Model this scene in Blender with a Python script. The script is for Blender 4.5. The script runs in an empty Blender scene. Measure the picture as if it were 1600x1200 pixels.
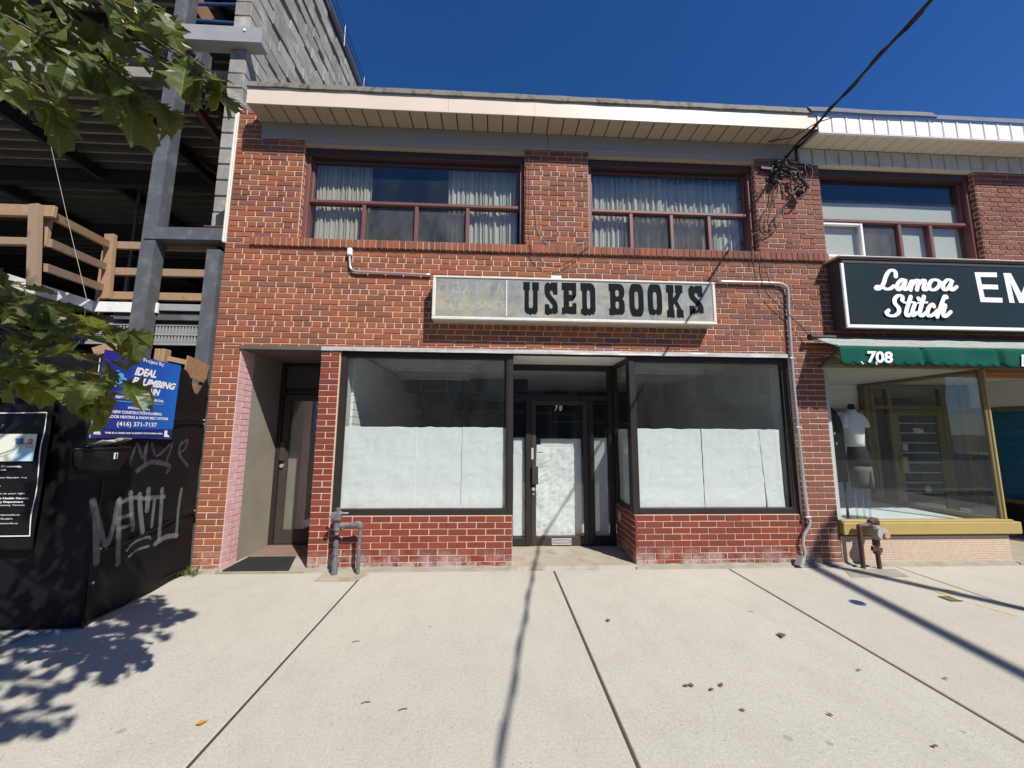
import bpy, math, random
from mathutils import Vector, Matrix, noise
random.seed(7)
S = bpy.context.scene
C = S.collection
# ------------------------------------------------------------------ camera
FPX = 588.56
YAW, PIT, ROL = 4.75265e-2, 1.2396612e-1, 6.38946e-3
CAM = Vector((0, -4.10, 1.41))
cy_, sy_, cp_, sp_ = math.cos(YAW), math.sin(YAW), math.cos(PIT), math.sin(PIT)
FWD = Vector((sy_*cp_, cy_*cp_, sp_)); RT0 = Vector((cy_, -sy_, 0)); UP0 = RT0.cross(FWD)
RT = math.cos(ROL)*RT0 + math.sin(ROL)*UP0; UP = -math.sin(ROL)*RT0 + math.cos(ROL)*UP0
cd = bpy.data.cameras.new('camera'); cam = bpy.data.objects.new('camera', cd); C.objects.link(cam)
cd.sensor_width = 36; cd.lens = FPX/1600*36; cd.clip_start = .02; cd.clip_end = 3000
m = Matrix((RT, UP, -FWD)).transposed().to_4x4(); m.translation = CAM; cam.matrix_world = m
S.camera = cam
# ------------------------------------------------------------------ light
SUNL = Vector((-.70, 1.0, -1.338)).normalized()          # travel direction of the sunlight
w = bpy.data.worlds.new('World'); S.world = w; w.use_nodes = True
nt = w.node_tree; bg = nt.nodes['Background']; sky = nt.nodes.new('ShaderNodeTexSky')
sky.sky_type = 'NISHITA'; sky.sun_disc = False
sky.sun_elevation = math.asin(-SUNL.z); sky.sun_rotation = math.atan2(-SUNL.x, -SUNL.y)
sky.altitude = 300; sky.air_density = 1.0; sky.dust_density = 0.0; sky.ozone_density = 4.0
hs_ = nt.nodes.new('ShaderNodeHueSaturation'); hs_.inputs['Saturation'].default_value = 1.22
nt.links.new(sky.outputs[0], hs_.inputs['Color']); tn_ = nt.nodes.new('ShaderNodeMixRGB'); tn_.blend_type = 'MULTIPLY'; tn_.inputs[0].default_value = 1; tn_.inputs[2].default_value = (.85, 1.02, 1.36, 1)
nt.links.new(hs_.outputs[0], tn_.inputs[1]); nt.links.new(tn_.outputs[0], bg.inputs[0]); bg.inputs[1].default_value = .062
sl = bpy.data.lights.new('sun', 'SUN'); sl.energy = 5.0; sl.angle = math.radians(.5); sl.color = (1, .955, .88)
so = bpy.data.objects.new('sun', sl); C.objects.link(so); so.location = (6, -8, 12)
so.rotation_euler = SUNL.to_track_quat('-Z', 'Y').to_euler()
S.view_settings.view_transform = 'Standard'; S.view_settings.look = 'None'
S.view_settings.exposure = 0.40; S.view_settings.gamma = 1; S.view_settings.use_curve_mapping = False
# ------------------------------------------------------------------ survey helpers: picture point -> point on a real plane
def ray(x, y): return RT*((x-800)/FPX) + UP*(-(y-600)/FPX) + FWD
def on(x, y, p0, n):
    d = ray(x, y); n = Vector(n); return CAM + d*((Vector(p0)-CAM).dot(n)/d.dot(n))
def aY(x, y, Y=0.0): return on(x, y, (0, Y, 0), (0, 1, 0))
def aX(x, y, X): return on(x, y, (X, 0, 0), (1, 0, 0))
def aZ(x, y, Z=0.0): return on(x, y, (0, 0, Z), (0, 0, 1))
def aD(x, y, d): return CAM + ray(x, y)*d
# ------------------------------------------------------------------ materials
def V4(c): return (c[0], c[1], c[2], 1)
class NB:
    def __init__(s, name):
        s.m = bpy.data.materials.new(name); s.m.use_nodes = True; s.t = s.m.node_tree; s.t.nodes.clear()
        s.out = s.t.nodes.new('ShaderNodeOutputMaterial')
    def n(s, typ, **k):
        nd = s.t.nodes.new('ShaderNode'+typ)
        for a, b in k.items(): setattr(nd, a, b)
        return nd
    def l(s, a, b): s.t.links.new(a, b)
    def val(s, sock, v):
        if hasattr(v, 'links') or isinstance(v, bpy.types.NodeSocket): s.l(v, sock)
        else: sock.default_value = v
    def math(s, op, a, b=0.0, c=0.0, clamp=False):
        nd = s.n('Math', operation=op, use_clamp=clamp)
        for i, v in enumerate((a, b, c)): s.val(nd.inputs[i], v)
        return nd.outputs[0]
    def mix(s, f, a, b, mode='MIX'):
        nd = s.n('MixRGB', blend_type=mode); s.val(nd.inputs[0], f)
        for i, v in ((1, a), (2, b)): s.val(nd.inputs[i], V4(v) if isinstance(v, tuple) and len(v) == 3 else v)
        return nd.outputs[0]
    def noise(s, vec, scale, detail=3, rough=.55, out=0):
        nd = s.n('TexNoise'); nd.inputs['Scale'].default_value = scale; nd.inputs['Detail'].default_value = detail
        nd.inputs['Roughness'].default_value = rough
        if vec is not None: s.l(vec, nd.inputs['Vector'])
        return nd.outputs[out]
    def ramp(s, f, stops, interp='LINEAR'):
        nd = s.n('ValToRGB'); s.l(f, nd.inputs[0]); r = nd.color_ramp; r.interpolation = interp
        while len(r.elements) < len(stops): r.elements.new(.5)
        for e, (p, c) in zip(r.elements, stops):
            e.position = p; e.color = V4(c) if isinstance(c, tuple) else (c, c, c, 1)
        return nd.outputs[0]
    def pos(s): return s.n('NewGeometry').outputs['Position']
    def obj(s): return s.n('TexCoord').outputs['Object']
    def scalev(s, v, x, y, z):
        nd = s.n('Mapping'); s.l(v, nd.inputs[0]); nd.inputs['Scale'].default_value = (x, y, z); return nd.outputs[0]
    def sep(s, v):
        nd = s.n('SeparateXYZ'); s.l(v, nd.inputs[0]); return nd.outputs
    def bump(s, h, strength=.3, dist=.002):
        nd = s.n('Bump'); s.l(h, nd.inputs['Height']); nd.inputs['Strength'].default_value = strength
        nd.inputs['Distance'].default_value = dist; return nd.outputs[0]
    def pbsdf(s, col, rough=.7, metal=0.0, nrm=None, spec=.4, trans=None):
        p = s.n('BsdfPrincipled'); s.val(p.inputs['Base Color'], V4(col) if isinstance(col, tuple) else col)
        s.val(p.inputs['Roughness'], rough); s.val(p.inputs['Metallic'], metal)
        p.inputs['Specular IOR Level'].default_value = spec
        if nrm is not None: s.l(nrm, p.inputs['Normal'])
        return p
    def done(s, sh): s.l(sh.outputs[0] if hasattr(sh, 'outputs') else sh, s.out.inputs[0]); return s.m

def pmat(name, col, rough=.6, var=.12, scale=6, bump=.15, bscale=90, metal=0.0, spec=.4, stain=None, sscale=2.5, stretch=(1, 1, 1), samt=.5):
    """plain surface: large soft colour variation, fine grain relief, optional stains of another colour"""
    b = NB(name); v = b.scalev(b.pos(), *stretch)
    n1 = b.noise(v, scale, 4)
    c = b.mix(n1, tuple(max(0, x*(1-var)) for x in col), tuple(x*(1+var) for x in col))
    if stain:
        f = b.ramp(b.noise(v, sscale, 5, .65), [(.5, 0.0), (.72, samt)])
        c = b.mix(f, c, stain)
    n2 = b.noise(v, bscale, 3)
    r = b.math('ADD', b.math('MULTIPLY', n1, .2), rough-.1)
    return b.done(b.pbsdf(c, r, metal, b.bump(n2, bump), spec))

def brick_mat(name, palette, src, mottled=True, frost=0.0, amount=.35, wash=.28):
    b = NB(name); p = b.pos()
    rnd = b.n('NewGeometry').outputs['Random Per Island'] if src == 'island' else b.n('ObjectInfo').outputs['Random']
    k = len(palette)
    c = b.ramp(rnd, [(i/k, palette[i]) for i in range(k)], 'CONSTANT')
    c = b.mix(b.ramp(b.noise(p, 28, 4, .7), [(.3, 0.0), (.75, .6)]), c, b.mix(.4, c, (.06, .035, .03)))
    big = b.noise(p, .9, 3)
    c = b.mix(b.ramp(big, [(.35, 0.0), (.7, amount)]), c, b.mix(.6, c, (.12, .055, .04)))
    st = b.ramp(b.noise(b.scalev(p, 2.2, 2.2, .28), 1.6, 5, .65), [(.52, 0.0), (.74, .4)])   # old water streaks
    c = b.mix(st, c, b.mix(.5, c, (.075, .05, .04)))
    fine = b.noise(b.scalev(p, 1, 1, 1), 160, 3, .7)
    c = b.mix(b.ramp(fine, [(.42, 0.0), (.8, wash)]), c, (.42, .20, .13))
    if frost:
        z = b.sep(p)[2]
        h = b.math('SUBTRACT', 1.0, b.math('DIVIDE', z, frost), clamp=True)
        f = b.math('MULTIPLY', b.ramp(b.noise(p, 5.5, 6, .7), [(.42, 0.0), (.62, 1.0)]), h, clamp=True)
        c = b.mix(b.math('MULTIPLY', f, .85), c, (.50, .45, .41))
    return b.done(b.pbsdf(c, .82, 0.0, b.bump(b.math('ADD', fine, b.math('MULTIPLY', b.noise(p, 40, 3), .8)), .5, .003), .25))

def thin_glass(name, tint=(.93, .95, .95), f0=.07, rough=.0, dirt=.03):
    b = NB(name); lw = b.n('LayerWeight'); lw.inputs[0].default_value = .5
    f5 = b.math('POWER', lw.outputs['Facing'], 5.0)
    f = b.math('MULTIPLY_ADD', f5, 1-f0, f0)
    t = b.n('BsdfTransparent'); t.inputs[0].default_value = V4(tint)
    g = b.n('BsdfGlossy'); g.inputs['Roughness'].default_value = rough
    wv = b.noise(b.pos(), 1.7, 1); b.l(b.bump(wv, .08, .02), g.inputs['Normal'])
    mx = b.n('MixShader'); b.l(f, mx.inputs[0]); b.l(t.outputs[0], mx.inputs[1]); b.l(g.outputs[0], mx.inputs[2])
    d = b.n('BsdfDiffuse'); d.inputs[0].default_value = (.5, .52, .5, 1)
    df = b.math('MULTIPLY', b.ramp(b.noise(b.scalev(b.pos(), 1, 1, .5), 3, 5, .7), [(.35, .3), (.75, 1.0)]), dirt)
    m2 = b.n('MixShader'); b.l(df, m2.inputs[0]); b.l(mx.outputs[0], m2.inputs[1]); b.l(d.outputs[0], m2.inputs[2])
    return b.done(m2)

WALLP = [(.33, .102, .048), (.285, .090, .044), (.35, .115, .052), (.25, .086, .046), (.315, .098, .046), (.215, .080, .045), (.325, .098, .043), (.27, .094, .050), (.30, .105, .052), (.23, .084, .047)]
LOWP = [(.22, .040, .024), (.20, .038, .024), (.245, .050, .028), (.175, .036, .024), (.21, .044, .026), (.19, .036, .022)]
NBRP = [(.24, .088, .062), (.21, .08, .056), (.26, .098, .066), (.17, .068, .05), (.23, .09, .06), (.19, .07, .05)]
PINKP = [(.62, .34, .36), (.58, .31, .33), (.66, .38, .39)]
M = {}
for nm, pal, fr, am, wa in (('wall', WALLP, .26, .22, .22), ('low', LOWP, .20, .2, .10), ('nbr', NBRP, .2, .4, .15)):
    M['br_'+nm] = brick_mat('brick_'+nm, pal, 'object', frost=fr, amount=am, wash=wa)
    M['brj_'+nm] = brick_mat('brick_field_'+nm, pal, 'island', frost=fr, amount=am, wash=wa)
M['pink'] = pmat('pink_painted_brick', (.60, .36, .37), .75, .1, 9, .4, 120, stain=(.45, .22, .18), sscale=4, samt=.6)
M['mortar'] = pmat('mortar', (.68, .51, .37), .9, .15, 5, .5, 150, spec=.1)
M['mortar_low'] = pmat('mortar_bulkhead', (.60, .44, .34), .9, .12, 5, .5, 150, spec=.1)
def concrete_mat(name, col, streak=True):
    b = NB(name); p = b.pos(); rnd = b.n('ObjectInfo').outputs['Random']
    big = b.noise(p, .7, 5, .6); mid = b.noise(p, 4, 5, .65); fine = b.noise(p, 130, 3, .75)
    br = b.noise(b.scalev(p, 6, 90, 6), 1.0, 3, .6)           # broom strokes across the slab
    c = b.mix(big, tuple(x*.86 for x in col), tuple(x*1.1 for x in col))
    c = b.mix(b.ramp(mid, [(.45, 0.0), (.8, .4)]), c, tuple(x*.72 for x in col))
    c = b.mix(b.ramp(fine, [(.42, 0.0), (.75, .75)]), c, tuple(x*.5 for x in col))
    c = b.mix(b.ramp(b.noise(p, 55, 5, .8), [(.45, 0.0), (.75, .5)]), c, tuple(min(1, x*1.35) for x in col))
    c = b.mix(b.ramp(b.noise(b.scalev(p, 1, .35, 1), 9, 6, .75), [(.5, 0.0), (.75, .35)]), c, tuple(x*.68 for x in col))
    c = b.mix(b.ramp(b.noise(p, 70, 4, .7), [(.62, 0.0), (.72, .5)]), c, (.18, .16, .13))
    c = b.mix(b.ramp(b.noise(p, 1.6, 6, .7), [(.6, 0.0), (.74, .28)]), c, (.30, .27, .23))
    c = b.mix(b.math('MULTIPLY', rnd, .22), c, (.37, .335, .28))
    c = b.mix(b.ramp(b.noise(b.scalev(p, 1, .5, 1), 2.6, 5, .7), [(.52, 0.0), (.7, .3)]), c, (.34, .31, .26))
    gum = b.n('TexVoronoi'); b.l(p, gum.inputs['Vector']); gum.inputs['Scale'].default_value = 2.1
    c = b.mix(b.math('MULTIPLY', b.math('LESS_THAN', gum.outputs['Distance'], .045), .45), c, (.16, .15, .135))
    pit = b.n('TexVoronoi'); b.l(p, pit.inputs['Vector']); pit.inputs['Scale'].default_value = 26
    c = b.mix(b.math('MULTIPLY', b.math('LESS_THAN', pit.outputs['Distance'], .10), .55), c, (.13, .12, .10))
    h = b.math('ADD', b.math('MULTIPLY', br, .7), fine)
    return b.done(b.pbsdf(c, .88, 0.0, b.bump(h, .45, .003), .2))
M['concrete'] = concrete_mat('concrete_slab', (.452, .432, .370))
M['threshold'] = pmat('threshold_concrete', (.34, .30, .23), .85, .22, 3, .5, 80, stain=(.10, .09, .07), sscale=3.4, samt=.75)
M['ledge'] = pmat('ledge_concrete', (.27, .25, .20), .9, .3, 7, .7, 60, stain=(.16, .15, .12), sscale=9)
M['asphalt'] = pmat('asphalt', (.05, .05, .052), .9, .2, 3, .8, 120)
M['block'] = None
def block_mat():
    b = NB('concrete_block'); p = b.pos(); rnd = b.n('ObjectInfo').outputs['Random']; isl = b.n('NewGeometry').outputs['Random Per Island']
    r = b.math('FRACT', b.math('ADD', rnd, isl))
    c = b.ramp(r, [(0, (.30, .28, .25)), (.3, (.36, .34, .31)), (.55, (.26, .245, .22)), (.8, (.33, .31, .285))], 'CONSTANT')
    c = b.mix(b.ramp(b.noise(p, 5, 5, .7), [(.5, 0.0), (.66, .7)]), c, (.50, .48, .45))
    c = b.mix(b.ramp(b.noise(b.scalev(p, 1, 1, .5), 2.3, 6, .75), [(.48, 0.0), (.68, .6)]), c, (.17, .16, .14))
    c = b.mix(b.ramp(b.noise(p, 60, 3, .8), [(.5, 0.0), (.8, .5)]), c, (.16, .15, .13))
    return b.done(b.pbsdf(c, .92, 0.0, b.bump(b.noise(p, 110, 4, .8), .6, .004), .15))
M['block'] = block_mat()
M['stucco'] = pmat('stucco', (.235, .21, .165), .9, .22, 2.5, .5, 50, stain=(.16, .14, .11), sscale=2.2, samt=.6)
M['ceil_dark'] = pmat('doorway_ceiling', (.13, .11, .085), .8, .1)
M['fascia'] = pmat('cream_fascia_metal', (.68, .56, .455), .45, .04, 1.5, .06, 40, stain=(.52, .42, .30), sscale=1.3, samt=.3)
M['gravel'] = pmat('grey_roof_edge_metal', (.16, .145, .122), .7, .12, 3, .1, 40, stain=(.02, .018, .016), sscale=13, stretch=(1, 1, .22), samt=.95, spec=.2)
M['soffit'] = pmat('beige_soffit_panel', (.36, .30, .235), .55, .06, 3, .05, 60)
M['soffit_dark'] = pmat('soffit_groove', (.06, .04, .03), .9)
M['beam'] = pmat('grey_flat_trim', (.29, .275, .245), .55, .08, 2, .06, 40)
M['white_metal'] = pmat('white_ribbed_metal', (.80, .81, .80), .4, .03, 3, .04, 40)
M['nbr_soffit'] = pmat('white_soffit_metal', (.56, .52, .44), .5, .04, 3, .04, 40)
M['nbr_beam'] = pmat('grey_ribbed_metal', (.50, .50, .47), .5, .12, 3, .06, 40, stain=(.22, .20, .18), sscale=4)
M['nbr_edge'] = pmat('dark_roof_edge_metal', (.075, .082, .095), .45, .08)
M['frame_red'] = pmat('maroon_window_frame', (.155, .062, .055), .5, .12, 12, .1, 60)
M['frame_dark'] = pmat('dark_window_head', (.05, .028, .028), .6)
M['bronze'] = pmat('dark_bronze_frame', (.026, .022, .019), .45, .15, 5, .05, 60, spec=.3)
M['bronze_lit'] = pmat('lit_bronze_door_frame', (.05, .04, .033), .45, .15, 5, .05, 60, spec=.3)  # lighter copy of the frame bronze, lit look put into the colour
M['flash'] = pmat('galvanised_flashing', (.58, .56, .52), .4, .12, 9, .08, 60, stain=(.35, .28, .2), sscale=12, metal=.3)
M['lintel'] = pmat('brown_painted_lintel', (.12, .10, .085), .55, .15, 6, .1, 40, spec=.2)
M['glass'] = thin_glass('shop_glass', (.95, .965, .96), .08, 0, .022)
M['glass_nbr'] = thin_glass('neighbour_shop_glass', (.95, .96, .95), .045, 0, .010)
M['glass_up'] = thin_glass('upper_window_glass', (.86, .90, .92), .06, 0, .025)
M['glass_screen'] = thin_glass('screened_glass', (.52, .53, .52), .05, 0, .16)
def paper_mat():
    b = NB('white_paper'); p = b.pos(); c = b.mix(b.noise(p, 3, 4), (.79, .825, .81), (.86, .885, .875))
    d = b.pbsdf(c, .8, 0.0, b.bump(b.noise(p, 12, 3, .6), .10, .004), .15)
    t = b.n('BsdfTranslucent'); b.l(c, t.inputs[0]); mx = b.n('MixShader'); mx.inputs[0].default_value = .15
    b.l(d.outputs[0], mx.inputs[1]); b.l(t.outputs[0], mx.inputs[2]); return b.done(mx)
M['paper'] = paper_mat()
M['curtain'] = pmat('cream_curtain', (.58, .49, .35), .85, .08, 6, .2, 200)
M['curtain_w'] = pmat('white_sheer_curtain', (.62, .56, .43), .85, .06, 6, .2, 200)
M['blind'] = pmat('cream_roller_blind', (.70, .64, .50), .8, .05)
M['interior'] = pmat('interior_grey_wall', (.58, .60, .58), .85, .08, 1.5)
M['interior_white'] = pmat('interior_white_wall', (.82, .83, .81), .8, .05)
M['interior_dark'] = pmat('interior_dark', (.055, .055, .06), .85)
M['ceil'] = pmat('interior_ceiling', (.84, .86, .86), .85, .06)
M['floor_in'] = pmat('interior_floor', (.55, .50, .43), .6)
M['wood_brown'] = pmat('brown_wood', (.20, .10, .05), .6, .25, 4, .2, 40, stretch=(6, 6, 1))
M['lamp_white'] = pmat('white_lamp_body', (.68, .68, .64), .5)
M['steel'] = pmat('primed_grey_steel', (.095, .102, .112), .5, .22, 6, .15, 60, stain=(.20, .20, .20), sscale=6, samt=.6, spec=.3)
M['steel_dark'] = pmat('dark_steel', (.030, .028, .028), .6, .2)
M['steel_galv'] = pmat('galvanised_plate', (.30, .31, .31), .45, .12, 8, .1, 60, stain=(.25, .25, .26), sscale=10)
M['rust'] = pmat('rusty_steel', (.10, .05, .03), .8, .3, 8, .3)
M['blue_pipe'] = pmat('blue_scaffold_paint', (.03, .09, .24), .45, .15)
M['lumber'] = None
def lumber():
    b = NB('raw_lumber'); p = b.obj(); rnd = b.n('ObjectInfo').outputs['Random']
    g = b.noise(b.scalev(p, 3, 40, 3), 6, 4, .6)
    c = b.mix(g, (.25, .145, .08), (.43, .285, .165))
    c = b.mix(b.math('MULTIPLY', rnd, .8), c, (.26, .20, .145))
    c = b.mix(b.ramp(b.noise(p, 9, 3), [(.66, 0.0), (.74, .7)]), c, (.14, .07, .03))
    return b.done(b.pbsdf(c, .8, 0.0, b.bump(g, .3, .002), .2))
M['lumber'] = lumber()
M['osb'] = pmat('chipboard', (.30, .17, .09), .85, .45, 26, .5, 40, stain=(.14, .08, .04), sscale=30)
M['white_board'] = pmat('white_insulation_board', (.74, .74, .71), .7, .05, 3, .2, 50, stain=(.45, .42, .36), sscale=6)
def deck_mat():
    b = NB('galvanised_deck'); p = b.pos()
    x = b.sep(p)[0]; h = b.math('SINE', b.math('MULTIPLY', x, 210.0))
    c = b.mix(b.noise(p, 2, 4), (.075, .078, .08), (.13, .133, .136))
    c = b.mix(b.ramp(h, [(.25, 0.0), (.5, .9)]), c, (.018, .018, .019))
    return b.done(b.pbsdf(c, .5, .2, b.bump(h, .5, .004), .5))
M['deck'] = deck_mat()
def tarp():
    b = NB('black_hoarding_vinyl'); p = b.pos()
    n1 = b.noise(p, 3.5, 5, .6); n2 = b.noise(b.scalev(p, 1, 1, .6), 7, 3)
    c = b.mix(n1, (.0035, .004, .005), (.0075, .008, .009))
    c = b.mix(b.ramp(b.noise(p, 1.8, 6, .7), [(.55, 0.0), (.75, .45)]), c, (.016, .0155, .015))
    return b.done(b.pbsdf(c, b.math('ADD', .46, b.math('MULTIPLY', n1, .25)), 0.0, b.bump(b.math('ADD', n2, b.math('MULTIPLY', n1, .5)), .6, .02), .22))
M['tarp'] = tarp()
M['black'] = pmat('black_plastic', (.006, .006, .007), .5, .2, spec=.3)
M['sign_black'] = pmat('black_poster_vinyl', (.006, .006, .007), .5, .15, spec=.25)
M['white'] = pmat('white_print', (.80, .80, .80), .6, .02)
M['grey_print'] = pmat('grey_print', (.45, .45, .47), .6, .02)
def blue_sign():
    b = NB('blue_sign_print'); p = b.pos()
    y = b.sep(p)[1]; z = b.sep(p)[2]
    f = b.math('MULTIPLY_ADD', y, 1.35, 1.62, clamp=True)
    c = b.mix(f, (.018, .022, .22), (.012, .13, .52))
    return b.done(b.pbsdf(c, .45, 0.0, None, .4))
M['blue_sign'] = blue_sign()
M['navy'] = pmat('navy_print', (.015, .02, .14), .45, .02)
M['cyan'] = pmat('light_blue_print', (.10, .40, .75), .45, .02)
M['map_land'] = pmat('map_land_print', (.66, .70, .58), .5, .12, 12, 0)
M['map_water'] = pmat('map_water_print', (.42, .68, .78), .5, .02)
M['map_road'] = pmat('map_road_print', (.22, .26, .36), .5)
M['red'] = pmat('red_print', (.55, .04, .07), .5, .05)
M['blue_label'] = pmat('blue_label_print', (.03, .10, .35), .5, .05)
def spray():
    b = NB('sprayed_graffiti_paint'); p = b.pos()
    f = b.math('MULTIPLY', b.ramp(b.noise(p, 14, 4, .7), [(.25, .35), (.7, 1.0)]), .34)
    t = b.n('BsdfTransparent'); d = b.pbsdf((.42, .44, .46), .7)
    mx = b.n('MixShader'); b.l(f, mx.inputs[0]); b.l(t.outputs[0], mx.inputs[1]); b.l(d.outputs[0], mx.inputs[2])
    return b.done(mx)
M['spray'] = spray()
def spray2():
    b = NB('faded_purple_graffiti_paint'); p = b.pos()
    f = b.math('MULTIPLY', b.ramp(b.noise(p, 14, 4, .7), [(.3, .15), (.7, 1.0)]), .2)
    t = b.n('BsdfTransparent'); d = b.pbsdf((.34, .26, .40), .7)
    mx = b.n('MixShader'); b.l(f, mx.inputs[0]); b.l(t.outputs[0], mx.inputs[1]); b.l(d.outputs[0], mx.inputs[2])
    return b.done(mx)
M['spray2'] = spray2()
def sign_panel():
    b = NB('weathered_sign_face'); p = b.pos()
    x, y, z = b.sep(p)
    st = b.noise(b.scalev(p, 3, 1, .8), 4, 6, .7); bl = b.noise(p, 2.2, 5, .65); fi = b.noise(b.scalev(p, 14, 1, 3), 6, 4, .7)
    c = b.mix(st, (.13, .15, .155), (.30, .31, .29))
    warm = b.math('MULTIPLY', b.ramp(bl, [(.42, 0.0), (.62, .7)]), b.math('SUBTRACT', 1.0, b.math('ABSOLUTE', b.math('MULTIPLY_ADD', z, 2.6, -7.2)), clamp=True))
    c = b.mix(warm, c, (.44, .38, .24))
    c = b.mix(b.ramp(fi, [(.55, 0.0), (.78, .4)]), c, (.46, .47, .45))
    c = b.mix(b.ramp(b.noise(b.scalev(p, 1, 1, 2), 5, 6, .75), [(.48, 0.0), (.66, .65)]), c, (.10, .12, .14))
    c = b.mix(b.ramp(b.noise(b.scalev(p, 9, 1, .7), 5, 5, .75), [(.5, 0.0), (.7, .5)]), c, (.36, .37, .35))
    return b.done(b.pbsdf(c, .4, 0.0, b.bump(bl, .2, .01), .5))
M['sign_panel'] = sign_panel()
def ghost():
    b = NB('faded_ghost_letter'); p = b.pos()
    f = b.ramp(b.noise(b.scalev(p, 3, 1, 1), 9, 5, .75), [(.36, .04), (.64, .42)])
    t = b.n('BsdfTransparent'); d = b.pbsdf((.66, .66, .60), .5)
    mx = b.n('MixShader'); b.l(f, mx.inputs[0]); b.l(t.outputs[0], mx.inputs[1]); b.l(d.outputs[0], mx.inputs[2])
    return b.done(mx)
M['ghost'] = ghost()
M['sign_frame'] = pmat('cream_sign_frame', (.66, .63, .56), .45, .06, 8, .08, 50, stain=(.4, .33, .25), sscale=14, samt=.35)
M['sign_under'] = pmat('sign_box_metal', (.42, .39, .33), .6, .1)
M['letter_black'] = pmat('black_sign_letter', (.009, .011, .013), .7, .2, 12, .1, spec=.06)
M['sign_green'] = pmat('dark_green_sign_face', (.017, .026, .026), .35, .12, 2, spec=.2)
M['sign_side'] = pmat('dark_sign_side', (.055, .05, .05), .5, .2)
M['letter_white'] = pmat('white_sign_letter', (.84, .85, .85), .45, .02)
M['awning_green'] = pmat('green_awning_cloth', (.006, .080, .056), .85, .2, 5, .25, 200, stain=(.02, .075, .055), sscale=9, stretch=(2, 2, .35), samt=.7, spec=.1)
M['awning_top'] = pmat('weathered_awning_cloth', (.30, .32, .28), .85, .3, 8, .4, 60, stain=(.10, .12, .10), sscale=11, stretch=(1, 4, 1), samt=.8)
M['yellow'] = pmat('ochre_painted_metal', (.37, .275, .09), .5, .12, 4, .08, 50, stain=(.25, .2, .1), sscale=8, samt=.5)
M['ochre_shaded'] = pmat('shaded_ochre_frame_metal', (.17, .135, .06), .5, .12, 4, .08, 50)  # ochre darkened to olive, the awning's shade put into the colour
def mosaic():
    b = NB('small_beige_mosaic'); p = b.pos(); x, y, z = b.sep(p)
    cm = b.n('CombineXYZ'); b.l(x, cm.inputs[0]); b.l(z, cm.inputs[1])
    t = b.n('TexBrick'); b.l(cm.outputs[0], t.inputs[0]); t.offset = 0; t.inputs['Scale'].default_value = 1
    t.inputs['Brick Width'].default_value = .024; t.inputs['Row Height'].default_value = .024; t.inputs['Mortar Size'].default_value = .0022
    t.inputs['Color1'].default_value = (.52, .39, .29, 1); t.inputs['Color2'].default_value = (.60, .46, .36, 1); t.inputs['Mortar'].default_value = (.30, .24, .19, 1)
    c = b.mix(b.ramp(b.noise(p, 3, 5, .6), [(.5, 0.0), (.75, .35)]), t.outputs[0], (.36, .27, .2))
    return b.done(b.pbsdf(c, .6, 0.0, b.bump(t.outputs['Fac'], -.5, .002), .3))
M['mosaic'] = mosaic()
M['pipe_grey'] = pmat('grey_painted_pipe', (.115, .122, .13), .5, .25, 18, .4, 60, stain=(.30, .29, .27), sscale=26, samt=.6, spec=.25)
M['pipe_brown'] = pmat('brown_painted_pipe', (.085, .038, .034), .5, .2, 18, .3, 60)
M['pipe_alu'] = pmat('bare_conduit_metal', (.55, .54, .53), .35, .12, 10, .05, 60, metal=.6)
M['meter'] = pmat('grey_meter_casting', (.36, .34, .29), .6, .2, 20, .3)
M['cable'] = pmat('black_cable', (.014, .013, .016), .5, .1)
M['rust_lite'] = pmat('rusty_cap', (.45, .25, .15), .7, .3, 40)
M['mat'] = pmat('black_rubber_mat', (.018, .019, .022), .85, .35, 60, .8, 160)
M['tile_floor'] = pmat('brown_floor_tile', (.20, .13, .10), .7, .2, 8)
M['blouse'] = pmat('white_blouse_cloth', (.70, .72, .70), .8, .05, 20, .2, 90)
M['skirt'] = pmat('black_skirt_cloth', (.014, .015, .018), .8, .1)
M['skirt_grey'] = pmat('grey_skirt_cloth', (.10, .105, .105), .8, .15)
M['clear'] = thin_glass('clear_acrylic', (.88, .90, .90), .08, .05, .04)
M['display'] = pmat('pale_blue_display_floor', (.58, .66, .68), .7, .1, 3)
M['display_wall'] = pmat('display_wall_paint', (.45, .49, .50), .8, .06)
M['blue_cover'] = pmat('blue_window_cover', (.012, .17, .36), .7, .08)
M['orange_wood'] = pmat('orange_soffit_wood', (.26, .10, .035), .6, .2)
M['yellow_paint'] = None
def worn_paint():
    b = NB('worn_yellow_marking'); p = b.pos()
    f = b.ramp(b.noise(p, 22, 5, .75), [(.38, 0.0), (.55, .8)])
    t = b.n('BsdfTransparent'); d = b.pbsdf((.72, .55, .12), .8)
    mx = b.n('MixShader'); b.l(f, mx.inputs[0]); b.l(t.outputs[0], mx.inputs[1]); b.l(d.outputs[0], mx.inputs[2])
    return b.done(mx)
M['yellow_paint'] = worn_paint()
M['bark'] = pmat('tree_bark', (.10, .075, .055), .9, .35, 8, .9, 25, stretch=(1, 1, .3))
M['twig'] = pmat('twig_bark', (.13, .10, .06), .8, .3, 20, .3)
M['pole_wood'] = pmat('weathered_pole_wood', (.14, .11, .085), .9, .3, 4, .6, 30, stretch=(4, 4, .3))
M['dead_leaf'] = pmat('dry_brown_leaf', (.12, .07, .04), .85, .3, 30)
M['orange_leaf'] = pmat('orange_leaf', (.55, .25, .03), .7, .2, 30)
M['weed'] = pmat('weed_green', (.09, .12, .03), .8, .4, 12)
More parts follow.
